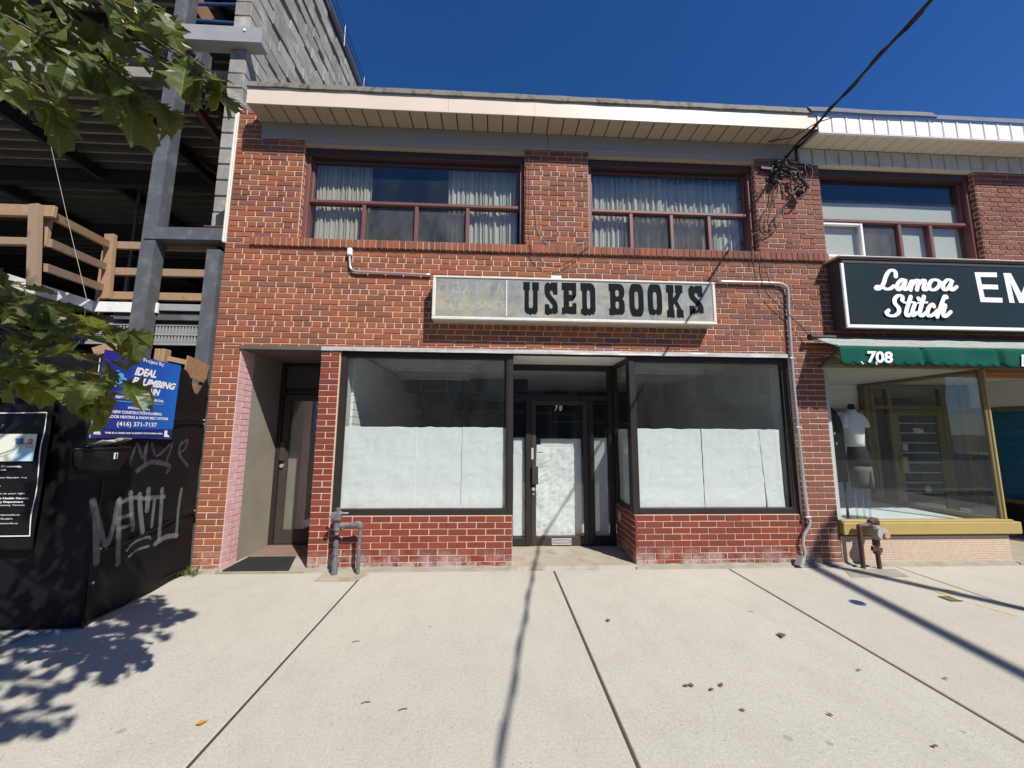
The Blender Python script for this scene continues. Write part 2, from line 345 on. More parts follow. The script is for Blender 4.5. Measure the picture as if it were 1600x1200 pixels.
def leaf_mat():
    b = NB('oak_leaf'); o = b.obj(); x, y, z = b.sep(o); rnd = b.n('ObjectInfo').outputs['Random']; isl = b.n('NewGeometry').outputs['Random Per Island']
    r = b.math('FRACT', b.math('ADD', rnd, isl))
    c = b.ramp(r, [(0, (.045, .080, .018)), (.5, (.080, .112, .024)), (1, (.118, .130, .032))])
    ay = b.math('ABSOLUTE', y)
    rib = b.math('LESS_THAN', ay, .012)
    vein = b.math('LESS_THAN', b.math('FRACT', b.math('MULTIPLY', b.math('SUBTRACT', x, b.math('MULTIPLY', ay, .8)), 8.0)), .09)
    c = b.mix(b.math('MULTIPLY', b.math('MAXIMUM', rib, b.math('MULTIPLY', vein, .5)), .65), c, (.22, .27, .09))
    c = b.mix(b.ramp(b.noise(b.pos(), 50, 3), [(.5, 0.0), (.8, .35)]), c, (.10, .10, .02))
    d = b.pbsdf(c, .42, 0.0, b.bump(b.math('ADD', b.math('MULTIPLY', vein, -.4), b.noise(b.pos(), 35, 2)), .35, .004), .5)
    t = b.n('BsdfTranslucent'); b.l(b.mix(.6, c, (.30, .30, .04)), t.inputs[0])
    mx = b.n('MixShader'); mx.inputs[0].default_value = .48; b.l(d.outputs[0], mx.inputs[1]); b.l(t.outputs[0], mx.inputs[2])
    return b.done(mx)
M['leaf'] = leaf_mat()
# ------------------------------------------------------------------ mesh helpers
class MB:
    def __init__(s): s.v = []; s.f = []
    def add(s, vs, fs):
        k = len(s.v); s.v += [tuple(p) for p in vs]; s.f += [tuple(i+k for i in f) for f in fs]; return s
    def box(s, x0, x1, y0, y1, z0, z1):
        return s.add([(x0, y0, z0), (x1, y0, z0), (x1, y1, z0), (x0, y1, z0), (x0, y0, z1), (x1, y0, z1), (x1, y1, z1), (x0, y1, z1)],
                     [(3, 2, 1, 0), (4, 5, 6, 7), (0, 1, 5, 4), (1, 2, 6, 5), (2, 3, 7, 6), (3, 0, 4, 7)])
    def bbox(s, x0, x1, y0, y1, z0, z1, c=.006):
        """box with chamfered long edges (all edges): 24 verts"""
        c = min(c, (x1-x0)*.3, (y1-y0)*.3, (z1-z0)*.3)
        X, Y, Z = (x0, x1), (y0, y1), (z0, z1); vs = []; idx = {}
        for i in (0, 1):
            for j in (0, 1):
                for k in (0, 1):
                    sx, sy, sz = (c, -c)[i], (c, -c)[j], (c, -c)[k]
                    idx[i, j, k, 'x'] = len(vs); vs.append((X[i], Y[j]+sy, Z[k]+sz))
                    idx[i, j, k, 'y'] = len(vs); vs.append((X[i]+sx, Y[j], Z[k]+sz))
                    idx[i, j, k, 'z'] = len(vs); vs.append((X[i]+sx, Y[j]+sy, Z[k]))
        fs = []
        for i in (0, 1):
            q = [(i, 0, 0), (i, 1, 0), (i, 1, 1), (i, 0, 1)]; fs.append([idx[a+('x',)] for a in (q if i else q[::-1])])
            q = [(0, i, 0), (0, i, 1), (1, i, 1), (1, i, 0)]; fs.append([idx[a+('y',)] for a in (q if i else q[::-1])])
            q = [(0, 0, i), (1, 0, i), (1, 1, i), (0, 1, i)]; fs.append([idx[a+('z',)] for a in (q if i else q[::-1])])
        for a in (0, 1):
            for b in (0, 1):
                fs.append([idx[a, b, 0, 'x'], idx[a, b, 1, 'x'], idx[a, b, 1, 'y'], idx[a, b, 0, 'y']])
                fs.append([idx[a, 0, b, 'x'], idx[a, 1, b, 'x'], idx[a, 1, b, 'z'], idx[a, 0, b, 'z']])
                fs.append([idx[0, a, b, 'y'], idx[1, a, b, 'y'], idx[1, a, b, 'z'], idx[0, a, b, 'z']])
                for d in (0, 1): fs.append([idx[a, b, d, 'x'], idx[a, b, d, 'y'], idx[a, b, d, 'z']])
        return s.add(vs, fs)
    def tube(s, pts, r, n=8, cap=True):
        pts = [Vector(p) for p in pts]; k = len(s.v); N = len(pts); up = None
        rs = r if isinstance(r, (list, tuple)) else [r]*N
        for i, p in enumerate(pts):
            t = (pts[min(i+1, N-1)]-pts[max(i-1, 0)]).normalized()
            if up is None:
                up = Vector((0, 0, 1)) if abs(t.z) < .9 else Vector((1, 0, 0))
            a = t.cross(up)
            if a.length < 1e-4: a = t.cross(Vector((0, 1, .3)))
            a.normalize(); b = a.cross(t).normalized(); up = b
            for j in range(n):
                q = 2*math.pi*j/n; s.v.append(tuple(p+(a*math.cos(q)+b*math.sin(q))*rs[i]))
        for i in range(N-1):
            for j in range(n):
                s.f.append((k+i*n+j, k+i*n+(j+1) % n, k+(i+1)*n+(j+1) % n, k+(i+1)*n+j))
        if cap: s.f.append(tuple(k+j for j in range(n-1, -1, -1))); s.f.append(tuple(k+(N-1)*n+j for j in range(n)))
        return s
    def beam(s, a, b, wx, wz, up=(0, 0, 1)):
        """rectangular bar from a to b, width wx sideways, wz along up"""
        a, b = Vector(a), Vector(b); t = (b-a).normalized(); u = Vector(up)
        if abs(t.dot(u)) > .95: u = Vector((0, 1, 0))
        sd = t.cross(u).normalized()*wx/2; u = sd.cross(t).normalized()*wz/2
        vs = [a-sd-u, a+sd-u, a+sd+u, a-sd+u, b-sd-u, b+sd-u, b+sd+u, b-sd+u]
        return s.add(vs, [(0, 1, 2, 3), (7, 6, 5, 4), (0, 4, 5, 1), (1, 5, 6, 2), (2, 6, 7, 3), (3, 7, 4, 0)])
    def prism(s, poly, o, ex, ez, en):
        """closed outline (u,v) placed at o + u*ex + v*ez, thickened along en"""
        o, ex, ez, en = Vector(o), Vector(ex), Vector(ez), Vector(en); n = len(poly)
        vs = [o+ex*u+ez*v for u, v in poly]; vs += [p+en for p in vs]
        fs = [tuple(range(n-1, -1, -1)), tuple(range(n, 2*n))]+[(i, (i+1) % n, n+(i+1) % n, n+i) for i in range(n)]
        return s.add(vs, fs)
    def grid(s, fn, nu, nv):
        k = len(s.v)
        for j in range(nv+1):
            for i in range(nu+1): s.v.append(tuple(fn(i/nu, j/nv)))
        for j in range(nv):
            for i in range(nu):
                a = k+j*(nu+1)+i; s.f.append((a, a+1, a+nu+2, a+nu+1))
        return s
    def mesh(s, name, mat, smooth=False):
        me = bpy.data.meshes.new(name); me.from_pydata(s.v, [], s.f); me.update()
        mats = mat if isinstance(mat, list) else [mat]
        for q in mats: me.materials.append(M[q] if isinstance(q, str) else q)
        if smooth: me.polygons.foreach_set('use_smooth', [True]*len(me.polygons))
        return me
def link(name, me, parent=None, base=None):
    o = bpy.data.objects.new(name, me); C.objects.link(o)
    if parent is not None:
        o.parent = parent
        if parent.type == 'EMPTY': o.matrix_parent_inverse = Matrix.Translation(-parent.location)
    return o
def put(name, mb, mat, parent=None, smooth=False, label=None, kind=None):
    o = link(name, mb.mesh(name, mat, smooth), parent)
    if label: o['label'] = label
    if kind: o['kind'] = kind
    return o
def box(name, mat, parent, *b, c=.004, **k): return put(name, MB().bbox(*b, c=c), mat, parent, **k)
def tag(o, label, cat, group=None):
    o['label'] = label; o['category'] = cat
    if group: o['group'] = group
    return o
def thing(name, label, cat, loc, group=None):
    o = bpy.data.objects.new(name, None); C.objects.link(o); o.location = loc; o.empty_display_size = .2
    return tag(o, label, cat, group)
def solid(o, t, off=-1):
    md = o.modifiers.new('thickness', 'SOLIDIFY'); md.thickness = t; md.offset = off; return o
def text_mb(txt, lb, rb, lt, nrm, shear=0.0, bold=0.0, thick=.002, plane=None):
    """flat lettering fitted between three measured points: left-bottom, right-bottom, left-top"""
    cu = bpy.data.curves.new('t', 'FONT'); cu.body = txt; cu.offset = bold; cu.shear = shear; cu.resolution_u = 3
    ob = bpy.data.objects.new('t', cu); me = bpy.data.meshes.new_from_object(ob)
    xs = [v.co.x for v in me.vertices]; x0, x1 = min(xs), max(xs); ht = .70
    lb, rb, lt, nrm = Vector(lb), Vector(rb), Vector(lt), Vector(nrm)
    ex = (rb-lb)/(x1-x0); ez = (lt-lb)/ht
    mb = MB(); mb.add([lb+ex*(v.co.x-x0)+ez*v.co.y+nrm*thick for v in me.vertices], [tuple(p.vertices) for p in me.polygons])
    bpy.data.objects.remove(ob); bpy.data.curves.remove(cu); bpy.data.meshes.remove(me); return mb
def join(*mbs):
    r = MB()
    for q in mbs: r.add(q.v, q.f)
    return r
def smooth_path(pts, k=6):
    pts = [Vector(p) for p in pts]
    if len(pts) < 3: return pts
    out = []
    for i in range(len(pts)-1):
        p0, p1, p2, p3 = pts[max(i-1, 0)], pts[i], pts[i+1], pts[min(i+2, len(pts)-1)]
        for j in range(k):
            t = j/k; out.append(.5*((2*p1)+(p2-p0)*t+(2*p0-5*p1+4*p2-p3)*t*t+(3*p1-p0-3*p2+p3)*t**3))
    return out+[pts[-1]]
def ribbon(mb, pts, wd, nrm, round_ends=True):
    """flat brush stroke along 3-D points on a surface with normal nrm; wd = width or list"""
    pts = [Vector(p) for p in pts]; N = len(pts); nrm = Vector(nrm); k = len(mb.v)
    for i, p in enumerate(pts):
        t = (pts[min(i+1, N-1)]-pts[max(i-1, 0)]).normalized(); sd = t.cross(nrm).normalized()
        ww = (wd[i] if isinstance(wd, list) else wd)/2
        mb.v.append(tuple(p-sd*ww)); mb.v.append(tuple(p+sd*ww))
    for i in range(N-1): a = k+2*i; mb.f.append((a, a+1, a+3, a+2))
    if round_ends:
        for i in (0, N-1):
            ww = (wd[i] if isinstance(wd, list) else wd)/2; j = 1 if i == 0 else N-2
            t = (pts[i]-pts[j]).normalized(); sd = t.cross(nrm).normalized(); q = len(mb.v)
            for a in range(7):
                an = math.pi*a/6; mb.v.append(tuple(pts[i]+sd*ww*math.cos(an)+t*ww*math.sin(an)))
            mb.f.append(tuple(range(q, q+7)))
    return mb

# ------------------------------------------------------------------ brickwork
UNIT_V = [(-.488, 0, -.455), (.488, 0, -.455), (.488, 0, .455), (-.488, 0, .455), (-.5, .06, -.5), (.5, .06, -.5), (.5, .06, .5), (-.5, .06, .5), (-.5, 1, -.5), (.5, 1, -.5), (.5, 1, .5), (-.5, 1, .5)]
UNIT_F = [(0, 1, 2, 3), (4, 5, 1, 0), (5, 6, 2, 1), (6, 7, 3, 2), (7, 4, 0, 3), (8, 9, 5, 4), (9, 10, 6, 5), (10, 11, 7, 6), (11, 8, 4, 7)]
ROT = {'F': 0.0, 'XP': math.pi/2, 'XN': -math.pi/2}
class Masonry:
    def __init__(s): s.items = []
    def piece(s, plane, a0, a1, z0, z1, off, mat, depth=.03):
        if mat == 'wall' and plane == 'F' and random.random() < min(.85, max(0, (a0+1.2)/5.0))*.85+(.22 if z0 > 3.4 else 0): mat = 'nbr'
        s.items.append((plane, a0, a1, z0, z1, off+random.uniform(-.0018, .0018), mat, depth))
    def field(s, plane, a0, a1, z0, z1, off, mat, bw=.197, ch=.0631, jt=.011, header=None, phase=0.0, mode='run', zbase=0.0, jit=0.0, depth=.03):
        i0 = int(math.floor((z0-zbase)/ch+1e-6)); i = i0
        while zbase+i*ch < z1-.012:
            c0, c1 = max(z0, zbase+i*ch), min(z1, zbase+(i+1)*ch)
            if c1-c0 > .02:
                hd = header is not None and i % 6 == header
                bl = bw/2 if hd else bw
                if mode == 'pier':
                    cuts = [a0, a1] if i % 2 == 0 else [a0, (a0+a1)/2, a1]
                elif mode == 'alt':
                    cuts = [a0, a0+bw*.5, a1] if i % 2 == 0 else [a0, a1-bw*.5+.02, a1]
                else:
                    st = phase+(bw/2 if i % 2 else 0)+(bl*.25 if hd else 0)
                    k = math.floor((a0-st)/bl); cuts = [a0]; x = st+k*bl
                    while x < a1:
                        if x > a0+.03 and x < a1-.03: cuts.append(x)
                        x += bl
                    cuts.append(a1)
                for u, v in zip(cuts, cuts[1:]):
                    s.piece(plane, u+jt/2, v-jt/2, c0+jt/2, c1-jt/2, off+random.uniform(-jit, jit), mat, depth)
            i += 1
    def build(s, parent, name='brick', stuffname='bricks', limit=300, per_mat=None):
        def area(it):
            pl, a0, a1, z0, z1, off = it[:6]; ac, zc = (a0+a1)/2, (z0+z1)/2
            p = Vector((ac, off, zc)) if pl == 'F' else Vector((off, ac, zc))
            d = p-CAM; r = d.length; n = {'F': Vector((0, -1, 0)), 'XP': Vector((1, 0, 0)), 'XN': Vector((-1, 0, 0))}[pl]
            dep = d.dot(FWD)
            if dep < .1: return 0
            px, py = 800+FPX*d.dot(RT)/dep, 600-FPX*d.dot(UP)/dep
            ins = 1 if -5 < px < 1605 and -5 < py < 1205 else .001
            return (a1-a0)*(z1-z0)*max(0, -d.normalized().dot(n))/dep**2*ins
        items = sorted(s.items, key=area, reverse=True)
        me = {}
        for it in items[:limit]:
            pl, a0, a1, z0, z1, off, mat, dep = it
            if mat not in me:
                q = MB(); q.add(UNIT_V, UNIT_F); me[mat] = q.mesh(name, 'br_'+mat if 'br_'+mat in M else mat)
            o = bpy.data.objects.new(name, me[mat]); C.objects.link(o); o.parent = parent
            o.matrix_parent_inverse = Matrix.Translation(-parent.location) if parent.type == 'EMPTY' else Matrix()
            o.location = ((a0+a1)/2, off, (z0+z1)/2) if pl == 'F' else (off, (a0+a1)/2, (z0+z1)/2)
            o.rotation_euler = (random.uniform(-.004, .004), random.uniform(-.004, .004), ROT[pl]); o.scale = (a1-a0, dep, z1-z0)
        rest = {}
        for it in items[limit:]:
            pl, a0, a1, z0, z1, off, mat, dep = it; q = rest.setdefault(mat, MB())
            ac, zc, wd, hh = (a0+a1)/2, (z0+z1)/2, a1-a0, z1-z0
            if pl == 'F': vs = [(ac+x*wd, off+y*dep, zc+z*hh) for x, y, z in UNIT_V]
            elif pl == 'XP': vs = [(off-y*dep, ac+x*wd, zc+z*hh) for x, y, z in UNIT_V]
            else: vs = [(off+y*dep, ac-x*wd, zc+z*hh) for x, y, z in UNIT_V]
            q.add(vs, UNIT_F)
        for mat, q in rest.items(): put(stuffname, q, 'brj_'+mat if 'brj_'+mat in M else mat, parent, kind='stuff')

# ------------------------------------------------------------------ the setting: road, pavement
put('road', MB().add([(-600, -600, -.16), (600, -600, -.16), (600, 600, -.16), (-600, 600, -.16)], [(0, 1, 2, 3)]), 'asphalt', kind='structure')
sw = put('sidewalk', MB().box(-14, 16, -5.3, 1.2, -.158, -.10), 'asphalt', kind='structure')
XJ = [-10.77, -8.87, -6.97, -5.07, -3.17, -1.27, .63, 2.465, 4.30, 6.2, 8.1, 10.0]
for a, b in zip(XJ, XJ[1:]):
    put('paving_slab', MB().bbox(a+.007, b-.007, -4.9, -.075, -.10, random.uniform(-.001, .001), c=.006), 'concrete', sw)
for a in XJ[1:-1]: put('joint_filler', MB().box(a-.0069, a+.0069, -4.9, -.078, -.05, -.0035), 'soffit_dark', sw)
put('kerb', MB().bbox(-14, 16, -5.3, -4.91, -.15, .005, c=.02), 'ledge', sw)
# rough concrete strip along the wall foot
def ledge_strip(x0, x1, name='kerb_strip'):
    def fn(u, v):
        x = x0+(x1-x0)*u; y = -.072+.10*v
        h = .012+.016*noise.noise(Vector((x*6, y*9, 1)))+(.012 if v > .5 else 0)
        return (x, y+.012*noise.noise(Vector((x*5, 3, v)))*(v < .2), max(h, .004) if v > 0 else -.02)
    return MB().grid(fn, int((x1-x0)*22), 4)
put('kerb_strip', join(ledge_strip(-1.885, .22), ledge_strip(1.50, 3.80), ledge_strip(3.80, 8.0), ledge_strip(-3.02, -2.72)), 'ledge', sw)

# ------------------------------------------------------------------ bookshop building
B1 = thing('shop_building', 'two storey red brick shop with papered windows under the faded white sign box', 'building', (0.4, 1.0, 0))
ZL, ZF = 2.26, 2.305                       # underside of lintels, top of flashing
ZS0, ZS1, ZT = 3.432, 3.532, 4.74          # string course, upper wall top
W1 = (-2.223, .327); W2 = (1.09, 3.137)
wallmb = MB()
def back(x0, x1, z0, z1, y=.0065, d=.10): wallmb.box(x0, x1, y, y+d, z0, z1)
ms = Masonry()
def region(x0, x1, z0, z1, mat='wall', y=0.0, **k):
    back(x0+.002, x1-.002, z0, z1, y+.0065, k.pop('d', .10)); ms.field('F', x0, x1, z0, z1, y, mat, **k)
region(-3.0, -2.72, 0, ZF, mode='alt')
region(-1.875, -1.673, 0, ZL, 'low', mode='pier')
wall_hi = wallmb; wallmb = MB()
region(-1.673, .211, 0, .523, 'low', y=.012, phase=.03, ch=.523/8)
put('mortar_bed', wallmb, 'mortar_low', B1); wallmb = MB()
region(1.52, 3.385, 0, .523, 'low', y=.012, phase=.06, ch=.523/8)
put('mortar_bed', wallmb, 'mortar_low', B1); wallmb = wall_hi
region(3.385, 3.785, 0, ZF, 'nbr', phase=.02)
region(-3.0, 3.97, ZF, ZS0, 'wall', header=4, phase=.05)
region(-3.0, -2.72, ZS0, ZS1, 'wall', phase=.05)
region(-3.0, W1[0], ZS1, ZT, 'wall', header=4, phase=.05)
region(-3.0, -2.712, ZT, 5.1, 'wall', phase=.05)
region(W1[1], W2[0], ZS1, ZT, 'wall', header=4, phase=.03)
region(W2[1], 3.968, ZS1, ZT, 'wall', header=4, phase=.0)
# rowlock string course
x = -2.72; wallmb.box(-2.715, 3.965, -.022, .1, ZS0+.004, ZS1-.004)
while x < 3.96:
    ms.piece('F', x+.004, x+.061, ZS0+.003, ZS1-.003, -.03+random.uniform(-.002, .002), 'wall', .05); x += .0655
# return of the right bulkhead into the entrance, painted jamb of the left doorway
ms.field('XN', .0, .64, 0, .523, 1.52, 'low', phase=.03, ch=.523/8); wallmb.box(1.527, 1.62, .03, .65, 0, .523)
ms.field('XP', .004, .25, 0, 2.24, -2.72, 'pink', mode='alt', jt=.006); wallmb.box(-2.99, -2.727, .02, .27, 0, 2.26)
ms.field('XP', .30, 5.0, .5, 2.3, -1.617, 'interior_white', bw=.39, ch=.082, jt=.005)
for xr, pl in ((W1[0], 'XP'), (W2[0], 'XP'), (W1[1], 'XN'), (W2[1], 'XN')): ms.field(pl, .006, .108, ZS1, ZT, xr, 'wall', mode='pier')
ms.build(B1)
# shell: back, sides, floors, roof
sh = MB()
sh.box(-2.99, -2.82, .27, 12, 0, 5.05); sh.box(3.80, 3.93, .12, 12, 0, 5.05); sh.box(-2.99, 3.93, 12, 12.15, 0, 5.05)
sh.box(-1.872, -1.74, .10, 7, 0, 2.9)                     # wall between doorway and shop
sh.box(-2.82, 3.80, .107, 12, 2.80, 3.45)                # floor slab between storeys
sh.box(-2.725, -1.875, .93, 1.05, 0, 2.8)
put('wall', wallmb, 'mortar', B1)
put('shell', sh, 'interior', B1)
put('roof', MB().box(-2.73, 3.74, -.255, 12.15, 4.98, 5.13), 'gravel', B1)
# upper room, shop room linings
up = MB(); up.box(-2.82, 3.80, 3.2, 3.3, 3.45, 4.98); up.box(-2.82, 3.80, .14, 3.2, 4.90, 4.97)
put('upper_room', up, 'interior_dark', B1)
rm = MB(); rm.box(-1.74, -1.64, .11, 6.5, 0, 2.34); rm.box(3.42, 3.52, .11, 6.5, 0, 2.34)
put('shop_side_wall', rm, 'interior', B1)
put('shop_back_wall', MB().box(-1.64, 3.42, 6.5, 6.6, 0, 2.34), 'interior_dark', B1)
put('shop_ceiling', MB().box(-1.74, 3.52, .13, 6.6, 2.335, 2.40), 'ceil', B1)
put('shop_floor', join(MB().box(-1.64, 3.42, .76, 6.5, .0, .05), MB().box(-1.64, .12, .11, .759, .0, .05), MB().box(1.63, 3.42, .11, .759, .0, .05)), 'floor_in', B1)
for Y, X0, X1 in ((2.6, -1.6, .6), (4.6, -1.6, 3.4)):
    put('ceiling_bulkhead', MB().box(X0, X1, Y, Y+.5, 2.10, 2.334), 'interior_dark', B1)
# lintels
box('lintel', 'lintel', B1, -2.732, -1.872, -.012, .10, ZL, ZF+.002)
fl = MB().grid(lambda u, v: (-1.871+5.262*u, -.014+.004*noise.noise(Vector((u*20, v, 0))), ZL+.001+(ZF-ZL)*v+.003*noise.noise(Vector((u*14, 5, v)))), 70, 2)
solid(put('flashing', fl, 'flash', B1), .012)
put('lintel_underside', MB().box(-1.672, 3.385, .0, .11, ZL, ZL+.03), 'bronze', B1)
# left doorway
put('doorway_side_wall', MB().box(-2.82, -2.722, .252, .93, 0, 2.26), 'stucco', B1)
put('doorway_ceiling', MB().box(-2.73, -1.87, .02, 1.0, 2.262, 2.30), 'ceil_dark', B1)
put('doorway_step', MB().box(-2.72, -1.875, -.06, .93, -.03, .012), 'threshold', B1)
for j in range(2):
    for k in range(4):
        put('floor_tile', MB().bbox(-2.715+k*.21, -2.51+k*.21, .40+j*.205, .60+j*.205, .0, .02, c=.004), 'tile_floor', B1)
def frame(name, mat, parent, x0, x1, z0, z1, y0, y1, t, sill=None):
    """four bars round an opening as one part"""
    q = MB(); b = sill or t
    q.bbox(x0, x0+t, y0, y1, z0, z1, c=.004); q.bbox(x1-t, x1, y0, y1, z0, z1, c=.004)
    q.bbox(x0+t-.001, x1-t+.001, y0+.001, y1-.001, z1-t, z1-.001, c=.004); q.bbox(x0+t-.001, x1-t+.001, y0+.001, y1-.001, z0+.001, z0+b, c=.004)
    return put(name, q, mat, parent)
def pane(mat, parent, x0, x1, z0, z1, y, name='pane'): return put(name, MB().box(x0, x1, y, y+.006, z0, z1), mat, parent)
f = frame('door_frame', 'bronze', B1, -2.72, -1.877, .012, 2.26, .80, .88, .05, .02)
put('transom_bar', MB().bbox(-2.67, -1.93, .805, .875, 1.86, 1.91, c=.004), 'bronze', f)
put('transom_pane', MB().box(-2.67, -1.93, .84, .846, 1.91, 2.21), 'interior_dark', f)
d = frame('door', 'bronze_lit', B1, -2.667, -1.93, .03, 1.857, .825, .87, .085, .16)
pane('glass', d, -2.582, -2.015, .19, 1.772, .845)
put('door_backing', MB().box(-2.67, -1.92, .90, .92, .02, 2.25), 'stucco', f)
put('door_handle', MB().bbox(-2.665, -2.60, .795, .828, 1.02, 1.26, c=.006), 'bronze_lit', d)
put('lock', MB().tube([(-2.63, .80, .96), (-2.63, .828, .96)], .022, 12), 'pipe_alu', d)
put('door_number', text_mb('710', (-2.20, .823, 1.80), (-2.12, .823, 1.80), (-2.20, .823, 1.845), (0, -1, 0), bold=.02), 'white', d)
# display windows
def display(x0, x1, z0=.523, z1=ZL, y=.03, tl=.055, name='display_window'):
    f = frame(name, 'bronze', B1, x0, x1, z0+.001, z1-.001, y, y+.075, tl, .065)
    pane('glass', f, x0+tl, x1-tl, z0+.065, z1-tl, y+.035)
    put('glazing_bead', MB().bbox(x0+tl, x0+tl+.018, y+.008, y+.03, z0+.066, z1-tl, c=.003), 'bronze', f); put('glazing_bead', MB().bbox(x1-tl-.018, x1-tl, y+.008, y+.03, z0+.066, z1-tl, c=.003), 'bronze', f)
    return f
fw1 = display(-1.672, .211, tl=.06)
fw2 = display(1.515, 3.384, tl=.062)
# entrance recess
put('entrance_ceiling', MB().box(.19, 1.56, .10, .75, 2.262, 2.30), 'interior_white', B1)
put('entrance_step', MB().grid(lambda u, v: (.20+1.32*u, -.075+.76*v, .022+.006*noise.noise(Vector((u*5, v*5, 2)))-(0 if v > .02 else .05)), 24, 14), 'threshold', B1)
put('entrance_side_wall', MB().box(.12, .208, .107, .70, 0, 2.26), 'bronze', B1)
rf = MB(); X = 1.522
rf.bbox(X, X+.05, .106, .16, .523, 2.255); rf.bbox(X, X+.05, .60, .655, .523, 2.255); rf.bbox(X+.001, X+.049, .16, .60, .524, .575); rf.bbox(X+.001, X+.049, .16, .60, 2.205, 2.254)
rf = put('return_window', rf, 'bronze', B1)
put('pane', MB().box(X+.02, X+.026, .16, .60, .575, 2.205), 'glass', rf)
df = MB(); Y0, Y1 = .65, .72
for a, b, zt_ in ((.211, .245, 2.255), (.40, .475, 1.80), (1.19, 1.265, 1.80), (1.455, 1.525, 2.255)): df.bbox(a, b, Y0, Y1, .03, zt_)
df.bbox(.245, 1.455, Y0+.001, Y1-.001, 1.80, 1.865); df.bbox(.245, 1.455, Y0+.001, Y1-.001, 2.185, 2.254)
df.bbox(.245, .40, Y0+.001, Y1-.001, .031, .125); df.bbox(1.265, 1.455, Y0+.001, Y1-.001, .031, .125)
df = put('entrance_frame', df, 'bronze', B1)
put('transom_pane', MB().box(.245, 1.455, .69, .696, 1.865, 2.185), 'glass', df)
put('sidelight_pane', MB().box(.245, .40, .69, .696, .125, 1.80), 'glass', df)
put('sidelight_pane', MB().box(1.265, 1.455, .69, .696, .125, 1.80), 'glass', df)
d = frame('door', 'bronze_lit', B1, .477, 1.188, .03, 1.798, .66, .71, .055, .10)
pane('glass', d, .532, 1.133, .13, 1.743, .685)
put('door_handle', MB().bbox(.475, .555, .612, .662, .76, .98, c=.008), 'bronze_lit', d)
put('lock', join(MB().tube([(.50, .645, .70), (.50, .662, .70)], .022, 12), MB().tube([(.50, .645, .64), (.50, .662, .64)], .012, 8)), 'pipe_alu', d)
q = MB(); q.bbox(.72, .965, .652, .662, .035, .052); q.bbox(.72, .965, .652, .662, .098, .112); q.bbox(.72, .735, .652, .662, .053, .097); q.bbox(.95, .965, .652, .662, .053, .097); q.bbox(.74, .945, .655, .660, .060, .09)
put('letter_slot', q, 'pipe_alu', d)
put('door_number', join(text_mb('7', (.775, .681, 1.672), (.81, .681, 1.672), (.782, .681, 1.735), (0, -1, 0), bold=.03), text_mb('0', (.83, .681, 1.672), (.868, .681, 1.672), (.837, .681, 1.735), (0, -1, 0), bold=.03)), 'letter_white', d)
put('sticker', MB().box(.475, .50, .656, .6595, 1.06, 1.20), 'grey_print', d)
put('door_note', MB().box(.545, .63, .692, .695, 1.15, 1.24), 'white', d)
put('outlet_cover', MB().bbox(1.505, 1.5185, .44, .52, .36, .46), 'meter', B1)
# upper windows
def upper_window(x0, x1, mulls, zt, screens):
    y0 = .105
    f = MB(); z0 = ZS1; zh = 4.60
    f.bbox(x0, x0+.05, y0-.045, y0+.10, z0, zh); f.bbox(x1-.05, x1, y0-.045, y0+.10, z0, zh)
    f.bbox(x0+.05, x1-.05, y0, y0+.08, z0+.001, z0+.022); f.bbox(x0+.05, x1-.05, y0-.01, y0+.08, zt-.028, zt+.012)
    for mx in mulls: f.bbox(mx-.022, mx+.022, y0-.004, y0+.07, z0+.02, zt-.028)
    f.bbox(x0+.05, x0+.075, y0+.005, y0+.07, zt+.012, zh-.001); f.bbox(x1-.075, x1-.05, y0+.005, y0+.07, zt+.012, zh-.001)
    f = put('window', f, 'frame_red', B1)
    put('window_head', join(MB().bbox(x0, x1, y0-.06, y0+.12, 4.60, 4.685), MB().bbox(x0+.05, x1-.05, y0+.006, y0+.07, 4.555, 4.60)), 'frame_dark', f)
    put('window_soffit', MB().box(x0, x1, -.012, .12, 4.686, 4.74), 'soffit', f)
    put('pane', MB().box(x0+.07, x1-.07, y0+.03, y0+.036, zt+.012, 4.556), 'glass_up', f)
    xs = [x0+.05]+list(mulls)+[x1-.05]
    for i, (a, b) in enumerate(zip(xs, xs[1:])):
        put('pane', MB().box(a+.02, b-.02, y0+.03, y0+.036, z0+.022, zt-.028), 'glass_screen' if i in screens else 'glass_up', f)
    return f
upper_window(W1[0], W1[1], (-1.55, -.94, -.34), 4.065, (1, 2))
upper_window(W2[0], W2[1], (1.63, 2.13, 2.60), 4.065, (1, 2))
# eaves
n = 0; xs = [-2.735, -.55, .42, 2.15, 3.735]
for a, b in zip(xs, xs[1:]):
    fa = MB().grid(lambda u, v: (a+.001+(b-a-.002)*u, -.272-.003*noise.noise(Vector((a+(b-a)*u, v, 0))*2), 4.938+.185*v+.004*noise.noise(Vector((a+(b-a)*u, 7, 0))*1.5)), 20, 1)
    solid(put('fascia_board', fa, 'fascia', B1), .012)
put('fascia_end', MB().bbox(-2.74, -2.728, -.270, .10, 4.94, 5.12, c=.002), 'fascia', B1)
ge = MB().grid(lambda u, v: (-2.74+6.43*u, -.275+.05*v+.004*noise.noise(Vector((u*30, v, 0))), 5.121+.105*v+.006*noise.noise(Vector((u*25, 2, v)))), 80, 2)
solid(put('roof_edge', ge, 'gravel', B1), .02, 1)
x = -2.73; put('soffit_backing', MB().box(-2.73, 3.735, -.262, .0, 4.952, 4.975), 'soffit_dark', B1)
while x < 3.73:
    put('soffit_panel', MB().bbox(x+.006, min(x+.1745-.006, 3.733), -.262, -.022, 4.934+random.uniform(-.001, .001), 4.95, c=.003), 'soffit', B1); x += .1745
for a, b in ((-2.712, .60), (.603, 3.66)):
    put('trim_board', MB().bbox(a, b, -.024, .002, ZT+.001, 4.935, c=.003), 'beam', B1)
